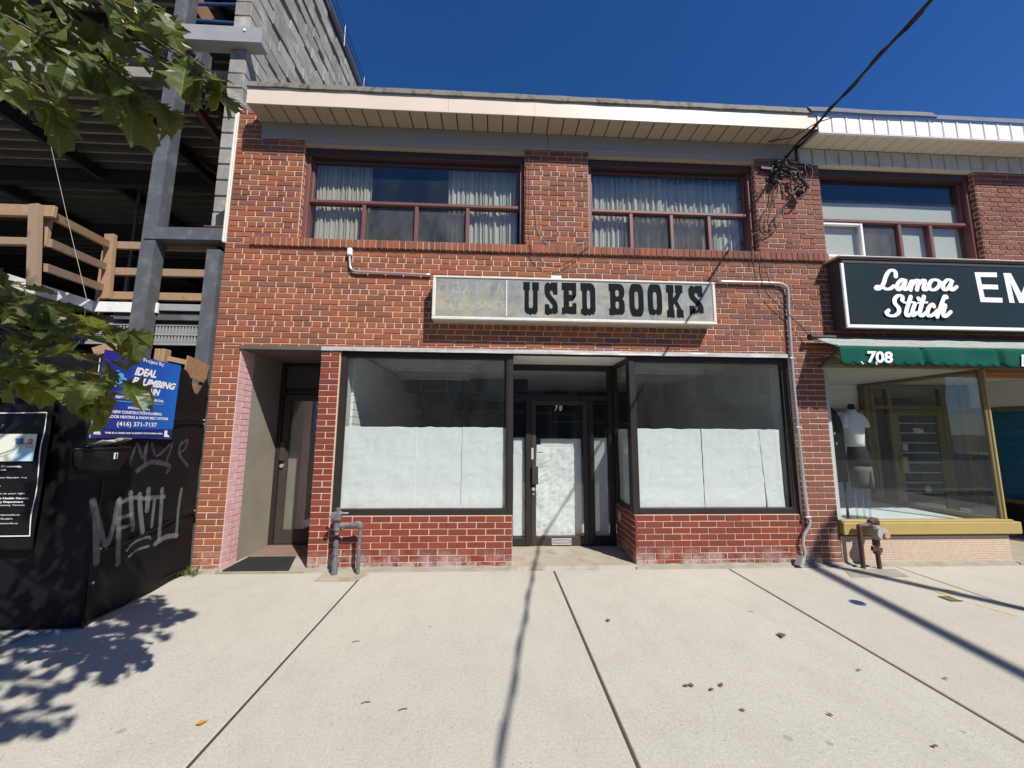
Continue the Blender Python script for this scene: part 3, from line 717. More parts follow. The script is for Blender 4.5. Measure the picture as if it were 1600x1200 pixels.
put('corner_trim', join(MB().bbox(-3.028, -3.004, -.02, .06, 3.46, 5.16), MB().bbox(-3.002, -2.988, -.012, .05, 3.46, 5.16)), 'sign_frame', B1)

# ------------------------------------------------------------------ things in and on the bookshop
def sheet_paper(x0, x1, z0, z1, y, lean=0.0, seed=0, amp=.0045, curl=0.0, crease=1.0):
    def fn(u, v):
        x = x0+(x1-x0)*u; z = z0+(z1-z0)*v
        q = Vector((x*5+seed, z*5, seed)); w = noise.noise(q)*.55+.3*noise.noise(q*2.3)+.35*(1-abs(noise.noise(q*1.4)))
        e = curl*max(0, u-.75)**2*16
        w += crease*(1.5*abs(noise.noise(Vector((x*7+seed, z*4-x*5, seed+2))))+.85*abs(noise.noise(Vector((x*14-z*10, z*11, seed+5))))+.16*abs(noise.noise(Vector((x*30+z*16, z*24, seed+7)))))
        return (x+lean*(v-.5)+.004*noise.noise(Vector((v*6, seed, 0)))-e*.10*(1-v), y-amp*w+.03*e, z+(.004+.006*(v > .5))*noise.noise(Vector((u*5, seed, 3))))
    mb = MB().grid(fn, max(10, int((x1-x0)*120)), 110)
    o = put('window_paper', mb, 'paper', smooth=True); return solid(o, .0015)
PG = 'white paper sheets covering the shop windows'
for i, (a, b, lab) in enumerate(((-1.615, -.83, 'white paper sheet in the left shop window, beside the narrow brick pier'), (-.85, -.33, 'white paper sheet in the middle of the left shop window'), (-.345, .135, 'white paper sheet in the left shop window, beside the entrance'))):
    tag(sheet_paper(a, b, .575, 1.445, .088+.004*(i % 2), seed=i*3.1), lab, 'paper', PG)
for i, (a, b, lab, ln, cu) in enumerate(((1.585, 2.335, 'white paper sheet in the right shop window, beside the entrance', 0, 0), (2.345, 3.04, 'white paper sheet in the middle of the right shop window', .0, 0), (3.035, 3.285, 'narrow curling white paper sheet at the right end of the right shop window', -.04, .5))):
    tag(sheet_paper(a, b, .575, 1.445, .088+.004*(i % 2), seed=20+i*3.1, lean=ln, curl=cu), lab, 'paper', PG)
tag(sheet_paper(.535, 1.02, .13, 1.205, .715, seed=41, amp=.010, crease=1.6), 'crumpled white paper sheet behind the glass of the entrance door', 'paper', PG)
tag(sheet_paper(.60, 1.12, .14, 1.315, .745, seed=45, amp=.006), 'flat white paper sheet behind the crumpled one in the entrance door', 'paper', PG)
tag(sheet_paper(.25, .395, .13, 1.33, .715, seed=51), 'white paper strip in the sidelight left of the entrance door', 'paper', PG)
tag(sheet_paper(1.28, 1.45, .13, 1.33, .715, seed=57), 'white paper strip in the sidelight right of the entrance door', 'paper', PG)
def side_paper():
    def fn(u, v):
        y = .165+.43*u; z = .58+.86*v; return (1.565+.008*noise.noise(Vector((y*6, z*5, 9))), y, z)
    return solid(put('window_paper', MB().grid(fn, 24, 40), 'paper', smooth=True), .0015)
tag(side_paper(), 'white paper sheet in the narrow side window of the entrance recess', 'paper', PG)
def fluorescent(x, y, ln, lab):
    t = thing('ceiling_light', lab, 'ceiling light', (x, y, 2.334), 'unlit fluorescent lights on the shop ceiling')
    put('housing', MB().prism([(-.075, 0), (.075, 0), (.045, -.05), (-.045, -.05)], (x-ln/2, y, 2.333), (0, 1, 0), (0, 0, 1), (ln, 0, 0)), 'lamp_white', t)
    for s in (-.05, .05): put('tube', MB().tube([(x-ln/2+.03, y+s, 2.268), (x+ln/2-.03, y+s, 2.268)], .014, 8), 'lamp_white', t)
    for s in (-1, 1): put('end_cap', MB().bbox(x+s*(ln/2-.01)-.012, x+s*(ln/2-.01)+.012, y-.075, y+.075, 2.255, 2.33), 'lamp_white', t)
fluorescent(-.85, 1.30, 1.2, 'unlit strip light on the ceiling just inside the left shop window')
fluorescent(-1.0, 2.2, 1.2, 'unlit strip light deeper inside behind the left shop window')
fluorescent(2.45, 1.25, 1.2, 'unlit strip light on the ceiling just inside the right shop window')
fluorescent(2.6, 2.2, 1.2, 'unlit strip light deeper inside behind the right shop window')
t = thing('bookcase', 'tall brown bookcase standing against the back of the dark shop', 'bookcase', (-1.0, 4.0, .05))
put('side_panel', MB().box(-1.5, -1.46, 3.7, 4.1, .05, 2.05), 'wood_brown', t); put('side_panel', MB().box(-.64, -.6, 3.7, 4.1, .05, 2.05), 'wood_brown', t)
put('back_panel', MB().box(-1.46, -.64, 4.07, 4.1, .05, 2.05), 'wood_brown', t)
for k in range(6): put('shelf', MB().box(-1.46, -.64, 3.72, 4.07, .1+k*.38, .13+k*.38), 'wood_brown', t)
t = thing('shelving', 'dark wall shelving behind the right shop window', 'shelving', (2.4, 4.3, .05))
for k in range(4): put('upright', MB().box(1.2+k*.7, 1.24+k*.7, 4.0, 4.4, .05, 2.08), 'wood_brown', t)
for k in range(5): put('shelf', MB().box(1.24, 3.3, 4.02, 4.38, .4+k*.4, .43+k*.4), 'wood_brown', t)
# curtains upstairs
def curtain(x0, x1, z0, z1, y, mat, lab, seed, folds):
    def fn(u, v):
        x = x0+(x1-x0)*u; ph = u*folds*2*math.pi+3.4*noise.noise(Vector((u*5, v*.5, seed)))*2
        a = .014+.016*noise.noise(Vector((u*7, v*.4, seed)))
        return (x+.006*math.sin(ph*.5+v), y+a*math.sin(ph)+.008*math.sin(2.3*ph+seed)+.008*noise.noise(Vector((x*8, v*2, seed))), z0+(z1-z0)*v)
    o = put('curtain', MB().grid(fn, int(folds*14), 14), mat, smooth=True)
    tag(o, lab, 'curtain', 'curtains in the upper windows'); return solid(o, .002)
curtain(-2.16, -1.50, 3.56, 4.70, .215, 'curtain', 'cream pleated curtain at the left side of the left upper window', 1.2, 13)
curtain(-.60, .26, 3.56, 4.70, .215, 'curtain_w', 'pale pleated curtain at the right side of the left upper window', 4.7, 17)
curtain(1.15, 2.16, 3.56, 4.62, .225, 'curtain_w', 'white sheer curtain in the left half of the right upper window', 8.3, 13)
curtain(2.14, 3.08, 3.56, 4.60, .24, 'curtain_w', 'white sheer curtain in the right half of the right upper window', 11.9, 10)
# door mat
q = MB(); q.bbox(-2.66, -2.0, -.05, .36, .012, .028)
mt = put('doormat', MB().prism([(-.30, -.0), (.34, -.0), (.20, .40), (-.30, .40)], (-2.36, -.045, .013), (1, 0, 0), (0, 1, 0), (0, 0, .014)), 'mat')
tag(mt, 'black rubber doormat on the step of the left doorway', 'doormat')
for k in range(14):
    put('rib', MB().box(-2.64, -2.14+.0, -.02+k*.026, -.008+k*.026, .027, .031), 'mat', mt)

# bookshop sign
YS = -.165
def sp(x, y): return aY(x, y, YS)
SG = thing('shop_sign', 'faded sign box reading USED BOOKS on the brick wall above the entrance', 'sign', (.9, 0, 2.8))
zb, zt_ = 2.592, 3.072; xa, xb = -.672, 2.448
print('sign corners', sp(678, 430), sp(1120, 438), sp(1123.8, 508), sp(676, 503))
bx = MB(); bx.box(xa, xb, YS+.03, -.004, zb, zb+.01); bx.box(xa, xb, YS+.03, -.004, zt_-.01, zt_); bx.box(xa, xa+.01, YS+.03, -.004, zb+.01, zt_-.01); bx.box(xb-.01, xb, YS+.03, -.004, zb+.01, zt_-.01)
put('sign_box', bx, 'sign_under', SG)
put('sign_face', MB().box(xa+.02, .118, YS+.004, YS+.010, zb+.02, zt_-.02), 'sign_panel', SG)
put('sign_face', MB().box(.124, xb-.02, YS+.004, YS+.010, zb+.02, zt_-.02), 'sign_panel', SG)
put('panel_joint', MB().bbox(.114, .128, YS-.001, YS+.0035, zb+.04, zt_-.03, c=.002), 'sign_frame', SG)
fr = MB(); fr.bbox(xa-.006, xb+.006, YS-.006, YS+.034, zb-.004, zb+.030); fr.bbox(xa-.006, xb+.006, YS-.006, YS+.034, zt_-.020, zt_+.004)
fr.bbox(xa-.005, xa+.030, YS-.005, YS+.033, zb+.03, zt_-.020); fr.bbox(xb-.030, xb+.005, YS-.005, YS+.033, zb+.03, zt_-.020)
put('sign_frame', fr, 'sign_frame', SG)
put('mounting_box', MB().bbox(.62, .74, -.075, .0, 3.10, 3.15), 'lamp_white', SG)
def arc(cx, cy, rx, ry, a0, a1, k=8): return [(cx+rx*math.cos(math.radians(a0+(a1-a0)*i/k)), cy+ry*math.sin(math.radians(a0+(a1-a0)*i/k))) for i in range(k+1)]
def superO(x0, x1, y0, y1, r, k=5):
    return arc(x1-r, y1-r*1.3, r, r*1.3, 0, 90, k)+arc(x0+r, y1-r*1.3, r, r*1.3, 90, 180, k)+arc(x0+r, y0+r*1.3, r, r*1.3, 180, 270, k)+arc(x1-r, y0+r*1.3, r, r*1.3, 270, 360, k)
SL = {   # western slab letters in a unit box
 'U': [[(0, 1), (.42, 1), (.42, .75), (.36, .75), (.36, .28), (.40, .22), (.56, .22), (.62, .28), (.62, .75), (.56, .75), (.56, 1), (1, 1), (1, .75), (.92, .75), (.92, .14), (.82, .02), (.7, .0), (.28, 0), (.14, .04), (.08, .14), (.08, .75), (0, .75)]],
 'S': [[(.98, 1), (.98, .63), (.66, .63), (.62, .72), (.52, .76), (.42, .72), (.42, .66), (.9, .42), (1, .3), (1, .12), (.9, .03), (.74, 0), (.6, .04), (.5, .0), (.02, .0), (.02, .34), (.34, .34), (.38, .24), (.5, .2), (.6, .25), (.6, .31), (.1, .56), (.0, .68), (.0, .88), (.12, .98), (.3, 1), (.42, .95), (.52, 1)]],
 'E': [[(0, 1), (1, 1), (1, .60), (.70, .60), (.70, .74), (.5, .76), (.5, .62), (.76, .62), (.76, .42), (.5, .42), (.5, .24), (.72, .26), (.72, .36), (1, .36), (1, 0), (0, 0), (0, .22), (.12, .22), (.12, .76), (0, .76)]],
 'D': [[(0, 1), (.7, 1), (.88, .95), (1, .82), (1, .18), (.88, .05), (.7, 0), (0, 0), (0, .22), (.1, .22), (.1, .76), (0, .76)], superO(.42, .64, .22, .78, .09)],
 'B': [[(0, 1), (.72, 1), (.9, .95), (1, .84), (1, .66), (.93, .56), (.86, .53), (.95, .48), (1, .38), (1, .14), (.9, .04), (.74, 0), (0, 0), (0, .22), (.08, .22), (.08, .76), (0, .76)], superO(.42, .64, .60, .80, .07), superO(.42, .64, .22, .44, .07)],
 'O': [superO(0, 1, 0, 1, .26), superO(.37, .63, .22, .76, .10)],
 'K': [[(0, 1), (.46, 1), (.46, .76), (.42, .76), (.42, .60), (.60, .74), (.54, .76), (.54, 1), (1, 1), (1, .76), (.92, .76), (.66, .52), (.90, .26), (1, .24), (1, 0), (.58, 0), (.58, .24), (.62, .28), (.47, .44), (.42, .38), (.42, .26), (.46, .26), (.46, 0), (0, 0), (0, .24), (.1, .24), (.1, .76), (0, .76)]]}
def slab(letter, px0, px1, py0, py1, mat, parent, name='letter', ragged=0.0, y=YS+.0030):
    """one letter cut from outlines (with holes) fitted on the sign face"""
    cu = bpy.data.curves.new('c', 'CURVE'); cu.dimensions = '2D'; cu.fill_mode = 'FRONT'
    for ring in SL[letter]:
        pts = []
        n = len(ring)
        for i in range(n):
            a, b = ring[i], ring[(i+1) % n]; k = 6 if ragged and a[1] < .05 and b[1] < .05 else 1
            for j in range(k): pts.append((a[0]+(b[0]-a[0])*j/k, a[1]+(b[1]-a[1])*j/k))
        s = cu.splines.new('POLY'); s.points.add(len(pts)-1); s.use_cyclic_u = True
        for p, (u, v) in zip(s.points, pts):
            p.co = (u, v+(random.uniform(0, ragged) if ragged and v < .05 else 0), 0, 1)
    ob = bpy.data.objects.new('c', cu); me = bpy.data.meshes.new_from_object(ob)
    o, r, t = aY(px0, py1, y), aY(px1, py1, y), aY(px0, py0, y); ex = Vector((r.x-o.x, 0, 0)); ez = Vector((0, 0, t.z-o.z))
    mb = MB(); mb.add([o+ex*v.co.x+ez*v.co.y for v in me.vertices], [tuple(p.vertices) for p in me.polygons])
    bpy.data.objects.remove(ob); bpy.data.curves.remove(cu); bpy.data.meshes.remove(me)
    return put(name, mb, mat, parent)
for ch, a, b, t0, t1, rg in (('U', 817.5, 842.2, 440.5, 492.5, .05), ('S', 850.8, 871.8, 441, 493, .06), ('E', 878, 901, 441.5, 491, .03), ('D', 907.7, 931, 442, 494, .08),
                             ('B', 952, 976.7, 443, 493, .04), ('O', 984, 1006.7, 443.3, 494.5, .0), ('O', 1013, 1035.7, 444, 495, .10), ('K', 1042.5, 1068.7, 445, 497, .03), ('S', 1077.6, 1100, 446, 494, .12)):
    slab(ch, a, b, t0, t1, 'letter_black', SG, ragged=rg)
for ch, a, b in (('S', 706, 718), ('U', 723, 736), ('D', 740, 752), ('B', 760, 772), ('O', 778, 788)): pass
gh = MB()
for tx, a, b, y1, y0 in (('B', 707, 720, 458, 440), ('A', 723, 735, 459, 441), ('T', 739, 751, 459, 441), ('T', 757, 768, 459, 442), ('A', 774, 787, 459, 442)):
    gh = join(gh, text_mb(tx, aY(a, y1, YS+.0034), aY(b, y1, YS+.0034), aY(a, y0, YS+.0034), (0, -1, 0), bold=.03, thick=.0008))
put('faded_lettering', gh, 'ghost', SG)
gh = MB()
for tx, a, b, y1, y0 in (('R', 687, 697, 485, 468), ('U', 703, 712, 485, 468), ('L', 717, 726, 485, 469), ('S', 744, 753, 482, 470), ('N', 757, 766, 482, 470), ('G', 770, 778, 483, 470), ('E', 783, 791, 483, 471)):
    gh = join(gh, text_mb(tx, aY(a, y1, YS+.0034), aY(b, y1, YS+.0034), aY(a, y0, YS+.0034), (0, -1, 0), bold=.02, thick=.0008))
put('faded_lettering', gh, 'ghost', SG)

# conduits and pipes on the front
def pY(lst, y): return [aY(px, py, y) for px, py in lst]
c = thing('conduit', 'thin metal conduit from under the upper window to the left end of the sign', 'conduit', (-1.62, -.02, 3.4))
put('pipe', MB().tube(smooth_path(pY([(546, 392), (546.5, 408), (548, 419), (556, 424), (575, 425), (620, 427), (673, 429.5)], -.025), 5), .013, 8), 'pipe_alu', c, True)
put('conduit_fitting', MB().bbox(-1.655, -1.60, -.05, .0, 3.335, 3.425, c=.01), 'lamp_white', c)
c = thing('conduit', 'long metal conduit from the right end of the sign down the pier to the pavement', 'conduit', (3.35, -.02, 0))
put('pipe', MB().tube(smooth_path(pY([(1122, 440), (1160, 441), (1200, 442), (1218, 443), (1227, 447), (1231, 456), (1233, 500), (1240, 600), (1252, 720), (1262, 805), (1265, 812), (1263, 824), (1256, 836), (1255, 850), (1258, 862), (1256, 872)], -.03), 4), .0165, 8), 'pipe_alu', c, True)
for px, py in ((1237, 560), (1247, 668), (1262, 808)): p = aY(px, py, -.03); put('clamp', MB().bbox(p.x-.032, p.x+.032, -.05, .0, p.z-.01, p.z+.01), 'pipe_alu', c)
p = aY(1249, 876, -.05); put('end_box', MB().beam(p+Vector((-.03, -.02, -.05)), p+Vector((.03, 0, .04)), .06, .05), 'pipe_alu', c)
g = thing('gas_pipe', 'grey painted gas riser with regulator in front of the left bulkhead', 'gas pipe', (-1.52, -.09, 0))
q = MB(); q.tube([(-1.545, -.125, 0), (-1.545, -.125, .60)], .020, 10)
q.tube([(-1.545, -.125, .0), (-1.545, -.125, .13)], .030, 10); q.tube([(-1.545, -.125, .19), (-1.545, -.125, .225)], .029, 8); q.tube([(-1.545, -.125, .27), (-1.545, -.125, .30)], .027, 8)
put('riser', q, 'pipe_grey', g)
put('cross_pipe', join(MB().tube([(-1.545, -.125, .455), (-1.34, -.125, .478)], .019, 10), MB().tube([(-1.40, -.125, .47), (-1.35, -.125, .476)], .025, 10)), 'pipe_grey', g)
put('elbow', MB().tube(smooth_path([(-1.36, -.125, .476), (-1.325, -.125, .478), (-1.318, -.125, .44)], 4), .026, 10), 'pipe_grey', g)
put('down_pipe', MB().tube([(-1.318, -.125, .46), (-1.318, -.125, .0)], .017, 10), 'pipe_grey', g)
q = MB(); q.tube([(-1.545, -.125, .42), (-1.545, -.125, .49)], .032, 10); q.bbox(-1.585, -1.505, -.165, -.09, .51, .60, c=.015); q.tube([(-1.545, -.125, .60), (-1.545, -.125, .635)], .022, 8); q.tube([(-1.575, -.155, .56), (-1.575, -.19, .56)], .022, 10)
put('valve', q, 'pipe_grey', g)
put('vent_pipe', MB().tube([(-1.615, -.13, .585), (-1.44, -.13, .585)], .007, 6), 'pipe_alu', g)
put('collar', MB().tube([(-1.545, -.125, .335), (-1.545, -.125, .375)], .026, 8), 'black', g)

# ------------------------------------------------------------------ neighbouring shop 708
B2 = thing('shop_building', 'neighbouring brick shop with green awning, ochre window sill and white ribbed eaves', 'building', (6.0, 1.0, 0))
ms2 = Masonry(); w2 = MB()
def region2(x0, x1, z0, z1, **k): w2.box(x0+.002, x1-.002, .0065, .11, z0, z1); ms2.field('F', x0, x1, z0, z1, 0.0, 'nbr', **k)
region2(6.0, 7.6, ZS1-.14, ZT, header=4, phase=.06)
region2(3.97, 7.6, 2.30, ZS1-.14, phase=.05)
region2(3.79, 3.966, 2.33, 2.30+.0, phase=.05) if False else None
ms2.field('XN', .006, .108, 3.40, ZT, 6.0, 'nbr', mode='pier')
ms2.build(B2)
w2.box(3.79, 7.6, .03, .11, 2.18, 2.299)
put('wall', w2, 'mortar', B2)
put('shell', join(MB().box(9.0, 9.1, .1, 9, 0, 5.0), MB().box(3.95, 9.1, 9, 9.1, 0, 5.0), MB().box(3.97, 9.1, .12, 9, 2.5, 3.5), MB().box(7.6, 9.1, .0, .12, 2.3, 4.74)), 'interior', B2)
put('roof', MB().box(3.745, 10, -.255, 9.1, 4.98, 5.10), 'gravel', B2)
put('upper_room', join(MB().box(4.0, 9, 2.6, 2.7, 3.5, 4.95), MB().box(3.97, 9, .14, 2.7, 4.9, 4.97)), 'interior_dark', B2)
# window upstairs
x0, x1, zt = 3.972, 5.998, 4.045; y0 = .105
f = MB(); f.bbox(x1-.05, x1, .06, .205, 3.40, 4.60); f.bbox(x0, x0+.04, .06, .205, 3.40, 4.60); f.bbox(x0+.04, x1-.05, y0-.01, y0+.08, zt-.03, zt+.01)
for mx in (5.05, 5.46): f.bbox(mx-.024, mx+.024, y0-.004, y0+.07, 3.40, zt-.03)
f.bbox(x1-.08, x1-.05, y0+.005, y0+.07, zt+.01, 4.6)
f = put('window', f, 'frame_red', B2)
put('window_head', MB().bbox(x0, x1, .05, .22, 4.60, 4.685), 'frame_dark', f)
put('window_soffit', MB().box(x0, x1, -.012, .12, 4.686, 4.74), 'nbr_soffit', f)
put('pane', MB().box(x0+.04, x1-.08, y0+.03, y0+.036, zt+.01, 4.6), 'glass_up', f)
q = MB(); q.bbox(4.02, 4.055, y0+.0, y0+.05, 3.42, zt-.03); q.bbox(4.535, 4.57, y0+.0, y0+.05, 3.42, zt-.03); q.bbox(4.055, 4.535, y0+.001, y0+.049, zt-.062, zt-.031)
q.bbox(4.055, 4.535, y0+.001, y0+.049, 3.56, 3.59)
put('white_sash', q, 'white_metal', f)
for i, (a, b) in enumerate(((4.055, 4.535), (4.575, 5.026), (5.074, 5.436), (5.484, 5.945))):
    put('pane', MB().box(a, b, y0+.03, y0+.036, 3.42, zt-.031), ('glass_up', 'glass_screen', 'glass_up', 'glass_up')[i], f)
tag(put('roller_blind', MB().grid(lambda u, v: (4.0+1.93*u, .178+.002*math.sin(u*9), 3.42+.90*v), 12, 2), 'blind'), 'cream roller blind half down in the window above the dark green sign', 'blind')
# eaves with ribs
k = 0; x = 3.745; pw = .1725
while x < 8.2:
    put('fascia_panel', MB().bbox(x+.03, x+pw-.006, -.276, -.262, 4.905, 5.125, c=.003), 'white_metal', B2)
    put('fascia_rib', MB().bbox(x+.002, x+.028, -.2805, -.262, 4.90, 5.14, c=.005), 'white_metal', B2)
    put('soffit_panel', MB().bbox(x+.004, x+pw-.003, -.258, -.024, 4.893, 4.91, c=.003), 'nbr_soffit', B2)
    put('trim_panel', MB().bbox(x-.04+.026, x-.04+pw-.004, -.022, .004, ZT-.05, 4.892, c=.003), 'nbr_beam', B2)
    put('trim_rib', MB().bbox(x-.04+.001, x-.04+.024, -.034, .004, ZT-.055, 4.892, c=.004), 'nbr_beam', B2)
    x += pw
put('fascia_lip', join(MB().bbox(3.745, 8.2, -.282, -.255, 4.882, 4.9), MB().box(3.75, 8.2, -.26, 0, 4.912, 4.93)), 'white_metal', B2)
put('fascia_backing', MB().box(3.75, 8.2, -.262, -.255, 4.9, 5.13), 'nbr_edge', B2)
put('roof_edge', solid(put('roof_edge', MB().grid(lambda u, v: (3.66+1.55*u, -.295+.05*v, 5.125+.10*v+.004*math.sin(u*9)), 12, 1), 'nbr_edge', B2), .02, 1).data and MB().grid(lambda u, v: (5.20+3*u, -.297+.05*v, 5.122+.10*v), 12, 1), 'nbr_edge', B2)
# shop front
put('bulkhead', MB().bbox(3.79, 5.755, .004, .08, 0.0, .30, c=.004), 'mosaic', B2)
put('sill', join(MB().bbox(3.79, 5.85, -.05, .12, .318, .445, c=.006), MB().bbox(3.785, 5.79, -.03, .05, .445, .465, c=.004)), 'yellow', B2)
put('sill_underside', MB().box(3.79, 5.80, -.02, .08, .298, .317), 'frame_dark', B2)
put('corner_post', MB().bbox(5.70, 5.735, .01, .05, .465, 2.165), 'ochre_shaded', B2); put('lit_corner_strip', MB().bbox(5.737, 5.765, .0, .045, .465, 2.165), 'yellow', B2)  # strip left yellow as the sunlit edge of the shade-coloured post
put('shopfront_header', join(MB().bbox(3.787, 4.02, -.03, .06, 2.18, 2.26), MB().bbox(3.787, 7.6, .012, .06, 2.165, 2.20)), 'ochre_shaded', B2)
put('shop_glass', MB().box(3.79, 5.70, .025, .032, .465, 2.165), 'glass_nbr', B2)
put('return_glass', MB().box(5.722, 5.729, .06, 1.40, .465, 2.165), 'glass_nbr', B2)
put('return_header', MB().bbox(5.70, 5.75, .05, 1.40, 2.12, 2.165), 'ochre_shaded', B2)
put('return_sill', MB().bbox(5.70, 5.75, .05, 1.40, .42, .465), 'ochre_shaded', B2)
put('inner_post', MB().bbox(5.69, 5.77, 1.40, 1.50, .0, 2.165), 'ochre_shaded', B2)
put('shop_soffit', MB().box(3.79, 9.0, .06, 4.0, 2.168, 2.2), 'nbr_soffit', B2)
put('soffit_strip', join(MB().bbox(5.80, 7.4, .30, .42, 2.13, 2.167), MB().bbox(5.78, 7.5, .02, .08, 2.12, 2.164)), 'orange_wood', B2)
put('display_floor', MB().box(3.79, 5.72, .08, 1.6, .38, .40), 'display', B2)
put('display_back', join(MB().box(3.79, 5.68, 1.45, 1.5, .40, 1.72), MB().box(3.787, 3.80, .08, 1.45, .4, 2.16)), 'display_wall', B2)
put('display_rail', MB().bbox(3.80, 5.68, 1.40, 1.45, 1.72, 1.76), 'ochre_shaded', B2)
put('display_wall', MB().box(3.80, 5.68, 1.50, 1.52, 1.76, 2.165), 'interior', B2)
put('entry_floor', MB().box(5.755, 9.0, -.06, 1.6, -.03, .02), 'threshold', B2)
df = MB()
for a, b in ((5.80, 5.86), (6.08, 6.14), (6.96, 7.03), (7.30, 7.36)): df.bbox(a, b, 1.42, 1.50, .02, 2.16)
df.bbox(5.86, 7.30, 1.425, 1.495, 1.78, 1.84); df.bbox(5.86, 7.30, 1.425, 1.495, 2.10, 2.16)
df = put('entrance_frame', df, 'ochre_shaded', B2)
for a, b, z0, z1 in ((5.86, 6.08, .1, 1.78), (7.03, 7.30, .1, 1.78), (5.86, 7.30, 1.84, 2.10)): put('pane', MB().box(a, b, 1.455, 1.461, z0, z1), 'glass_nbr', df)
d = frame('door', 'ochre_shaded', B2, 6.145, 6.955, .03, 1.775, 1.43, 1.48, .085, .2)
pane('glass_nbr', d, 6.23, 6.87, .23, 1.69, 1.45)
for k in range(9): put('security_bar', MB().bbox(6.23, 6.87, 1.47, 1.49, .36+k*.15, .377+k*.15), 'white_metal', d)
put('door_handle', MB().bbox(6.16, 6.25, 1.38, 1.43, .84, 1.06), 'yellow', d)
put('lock_plate', MB().bbox(6.255, 6.335, 1.438, 1.444, 1.15, 1.25), 'grey_print', d)
put('round_sticker', MB().tube([(6.58, 1.440, .57), (6.58, 1.446, .57)], .05, 16), 'grey_print', d)
put('door_number', text_mb('708A', (6.45, 1.444, 1.42), (6.63, 1.444, 1.42), (6.45, 1.444, 1.49), (0, -1, 0), bold=.02), 'letter_white', d)
put('dark_interior', MB().box(5.76, 8.9, 3.5, 3.6, 0, 2.16), 'interior_dark', B2)
rw = MB(); rw.bbox(7.36, 7.42, .05, .12, .0, 2.16); rw.bbox(7.36, 7.42, 1.38, 1.5, .0, 2.16); rw.bbox(7.365, 7.415, .12, 1.38, .44, .50); rw.bbox(7.365, 7.415, .12, 1.38, 1.74, 1.80)
rw = put('side_window', rw, 'ochre_shaded', B2)
put('pane', MB().box(7.38, 7.386, .12, 1.38, .5, 1.74), 'glass_nbr', rw)
put('transom', MB().box(7.38, 7.40, .12, 1.38, 1.80, 2.16), 'interior', rw)
put('side_bulkhead', MB().box(7.38, 7.41, .12, 1.38, .02, .44), 'bronze', rw)
tag(put('window_cover', MB().grid(lambda u, v: (7.44+.006*math.sin(v*7), .13+1.24*u, .5+1.24*v), 8, 4), 'blue_cover'), 'blue sheet covering the side window right of the neighbouring entrance', 'window cover')
solid(bpy.data.objects['window_cover'], .002)

# neighbour's sign box
Y7 = -.17
def s7(x, y): return aY(x, y, Y7)
def z7(x, y, d=.0012): return aY(1270+x/4.848, 380+y/4.848, Y7-d)
N = thing('shop_sign', 'dark green sign box with white script lettering above the neighbouring shop', 'sign', (6, 0, 3))
put('sign_box', MB().bbox(3.945, 8.4, Y7+.012, -.004, 2.585, 3.385), 'sign_side', N)
put('sign_face', MB().box(3.985, 8.4, Y7, Y7+.010, 2.62, 3.345), 'sign_green', N)
put('sign_frame', join(MB().bbox(3.945, 8.4, Y7-.008, Y7+.016, 2.583, 2.622), MB().bbox(3.944, 3.984, Y7-.007, Y7+.015, 2.622, 3.345)), 'white_metal', N)
put('sign_cap', join(MB().bbox(3.93, 8.4, -.19, -.0, 3.388, 3.412), MB().bbox(3.96, 8.4, Y7-.006, Y7+.012, 3.346, 3.386)), 'sign_side', N)
put('sign_top_edge', MB().bbox(3.90, 8.4, -.205, -.002, 3.413, 3.425), 'fascia', N)
ST = [([(628, 250), (627, 222), (605, 204), (575, 215), (552, 255), (540, 295), (520, 330), (495, 348), (478, 340), (492, 326), (525, 333), (560, 348), (590, 342), (612, 325)], 20),
      ([(700, 285), (675, 275), (645, 305), (638, 340), (655, 352), (682, 325), (703, 280), (690, 330), (700, 352), (725, 335)], 20),
      ([(726, 340), (752, 283), (740, 352)], 20), ([(745, 325), (780, 284), (800, 288), (788, 352)], 20), ([(792, 325), (828, 284), (850, 288), (838, 345), (855, 353), (878, 332)], 20),
      ([(930, 277), (900, 284), (881, 318), (893, 350), (925, 351), (956, 322), (957, 290), (930, 277)], 20), ([(955, 298), (975, 292)], 12),
      ([(1052, 282), (1020, 278), (990, 310), (988, 345), (1010, 352), (1040, 320), (1056, 280), (1042, 330), (1055, 355), (1090, 330)], 20),
      ([(678, 432), (678, 405), (650, 396), (622, 420), (622, 455), (650, 490), (650, 525), (615, 550), (575, 545), (558, 525), (575, 508)], 20),
      ([(742, 405), (712, 500), (708, 538), (725, 550), (755, 525)], 20), ([(690, 450), (765, 446)], 14),
      ([(775, 458), (755, 515), (758, 548), (785, 528)], 20), ([(800, 418), (806, 426)], 20),
      ([(842, 405), (815, 500), (810, 538), (828, 550), (858, 525)], 20), ([(795, 452), (868, 448)], 14),
      ([(918, 478), (905, 462), (878, 490), (868, 530), (885, 552), (920, 535), (945, 510)], 20),
      ([(1015, 410), (1000, 402), (975, 460), (942, 555)], 20), ([(950, 525), (982, 470), (1002, 472), (988, 530), (1002, 555), (1045, 520)], 20)]
lt = MB()
for i, (pts, wd) in enumerate(ST):
    sp_ = smooth_path([Vector(z7(x, y, .0012+.0012*i)) for x, y in pts], 5)
    n = len(sp_); ws = []; sp_ = [p_+Vector((0, -.001*j_/n, 0)) for j_, p_ in enumerate(sp_)]
    for j, p in enumerate(sp_):
        t = sp_[min(j+1, n-1)]-sp_[max(j-1, 0)]; dn = abs(t.z)/(t.length+1e-6); ws.append(wd/4.848/FPX*5.6*(.74+.58*dn))
    ribbon(lt, sp_, ws, (0, -1, 0))
put('script_lettering', lt, 'letter_white', N)
def poly7(pts, name='letter'):
    mb = MB(); P = [z7(x, y, .0015) for x, y in pts]; mb.add(P, [tuple(range(len(P)))]); return mb
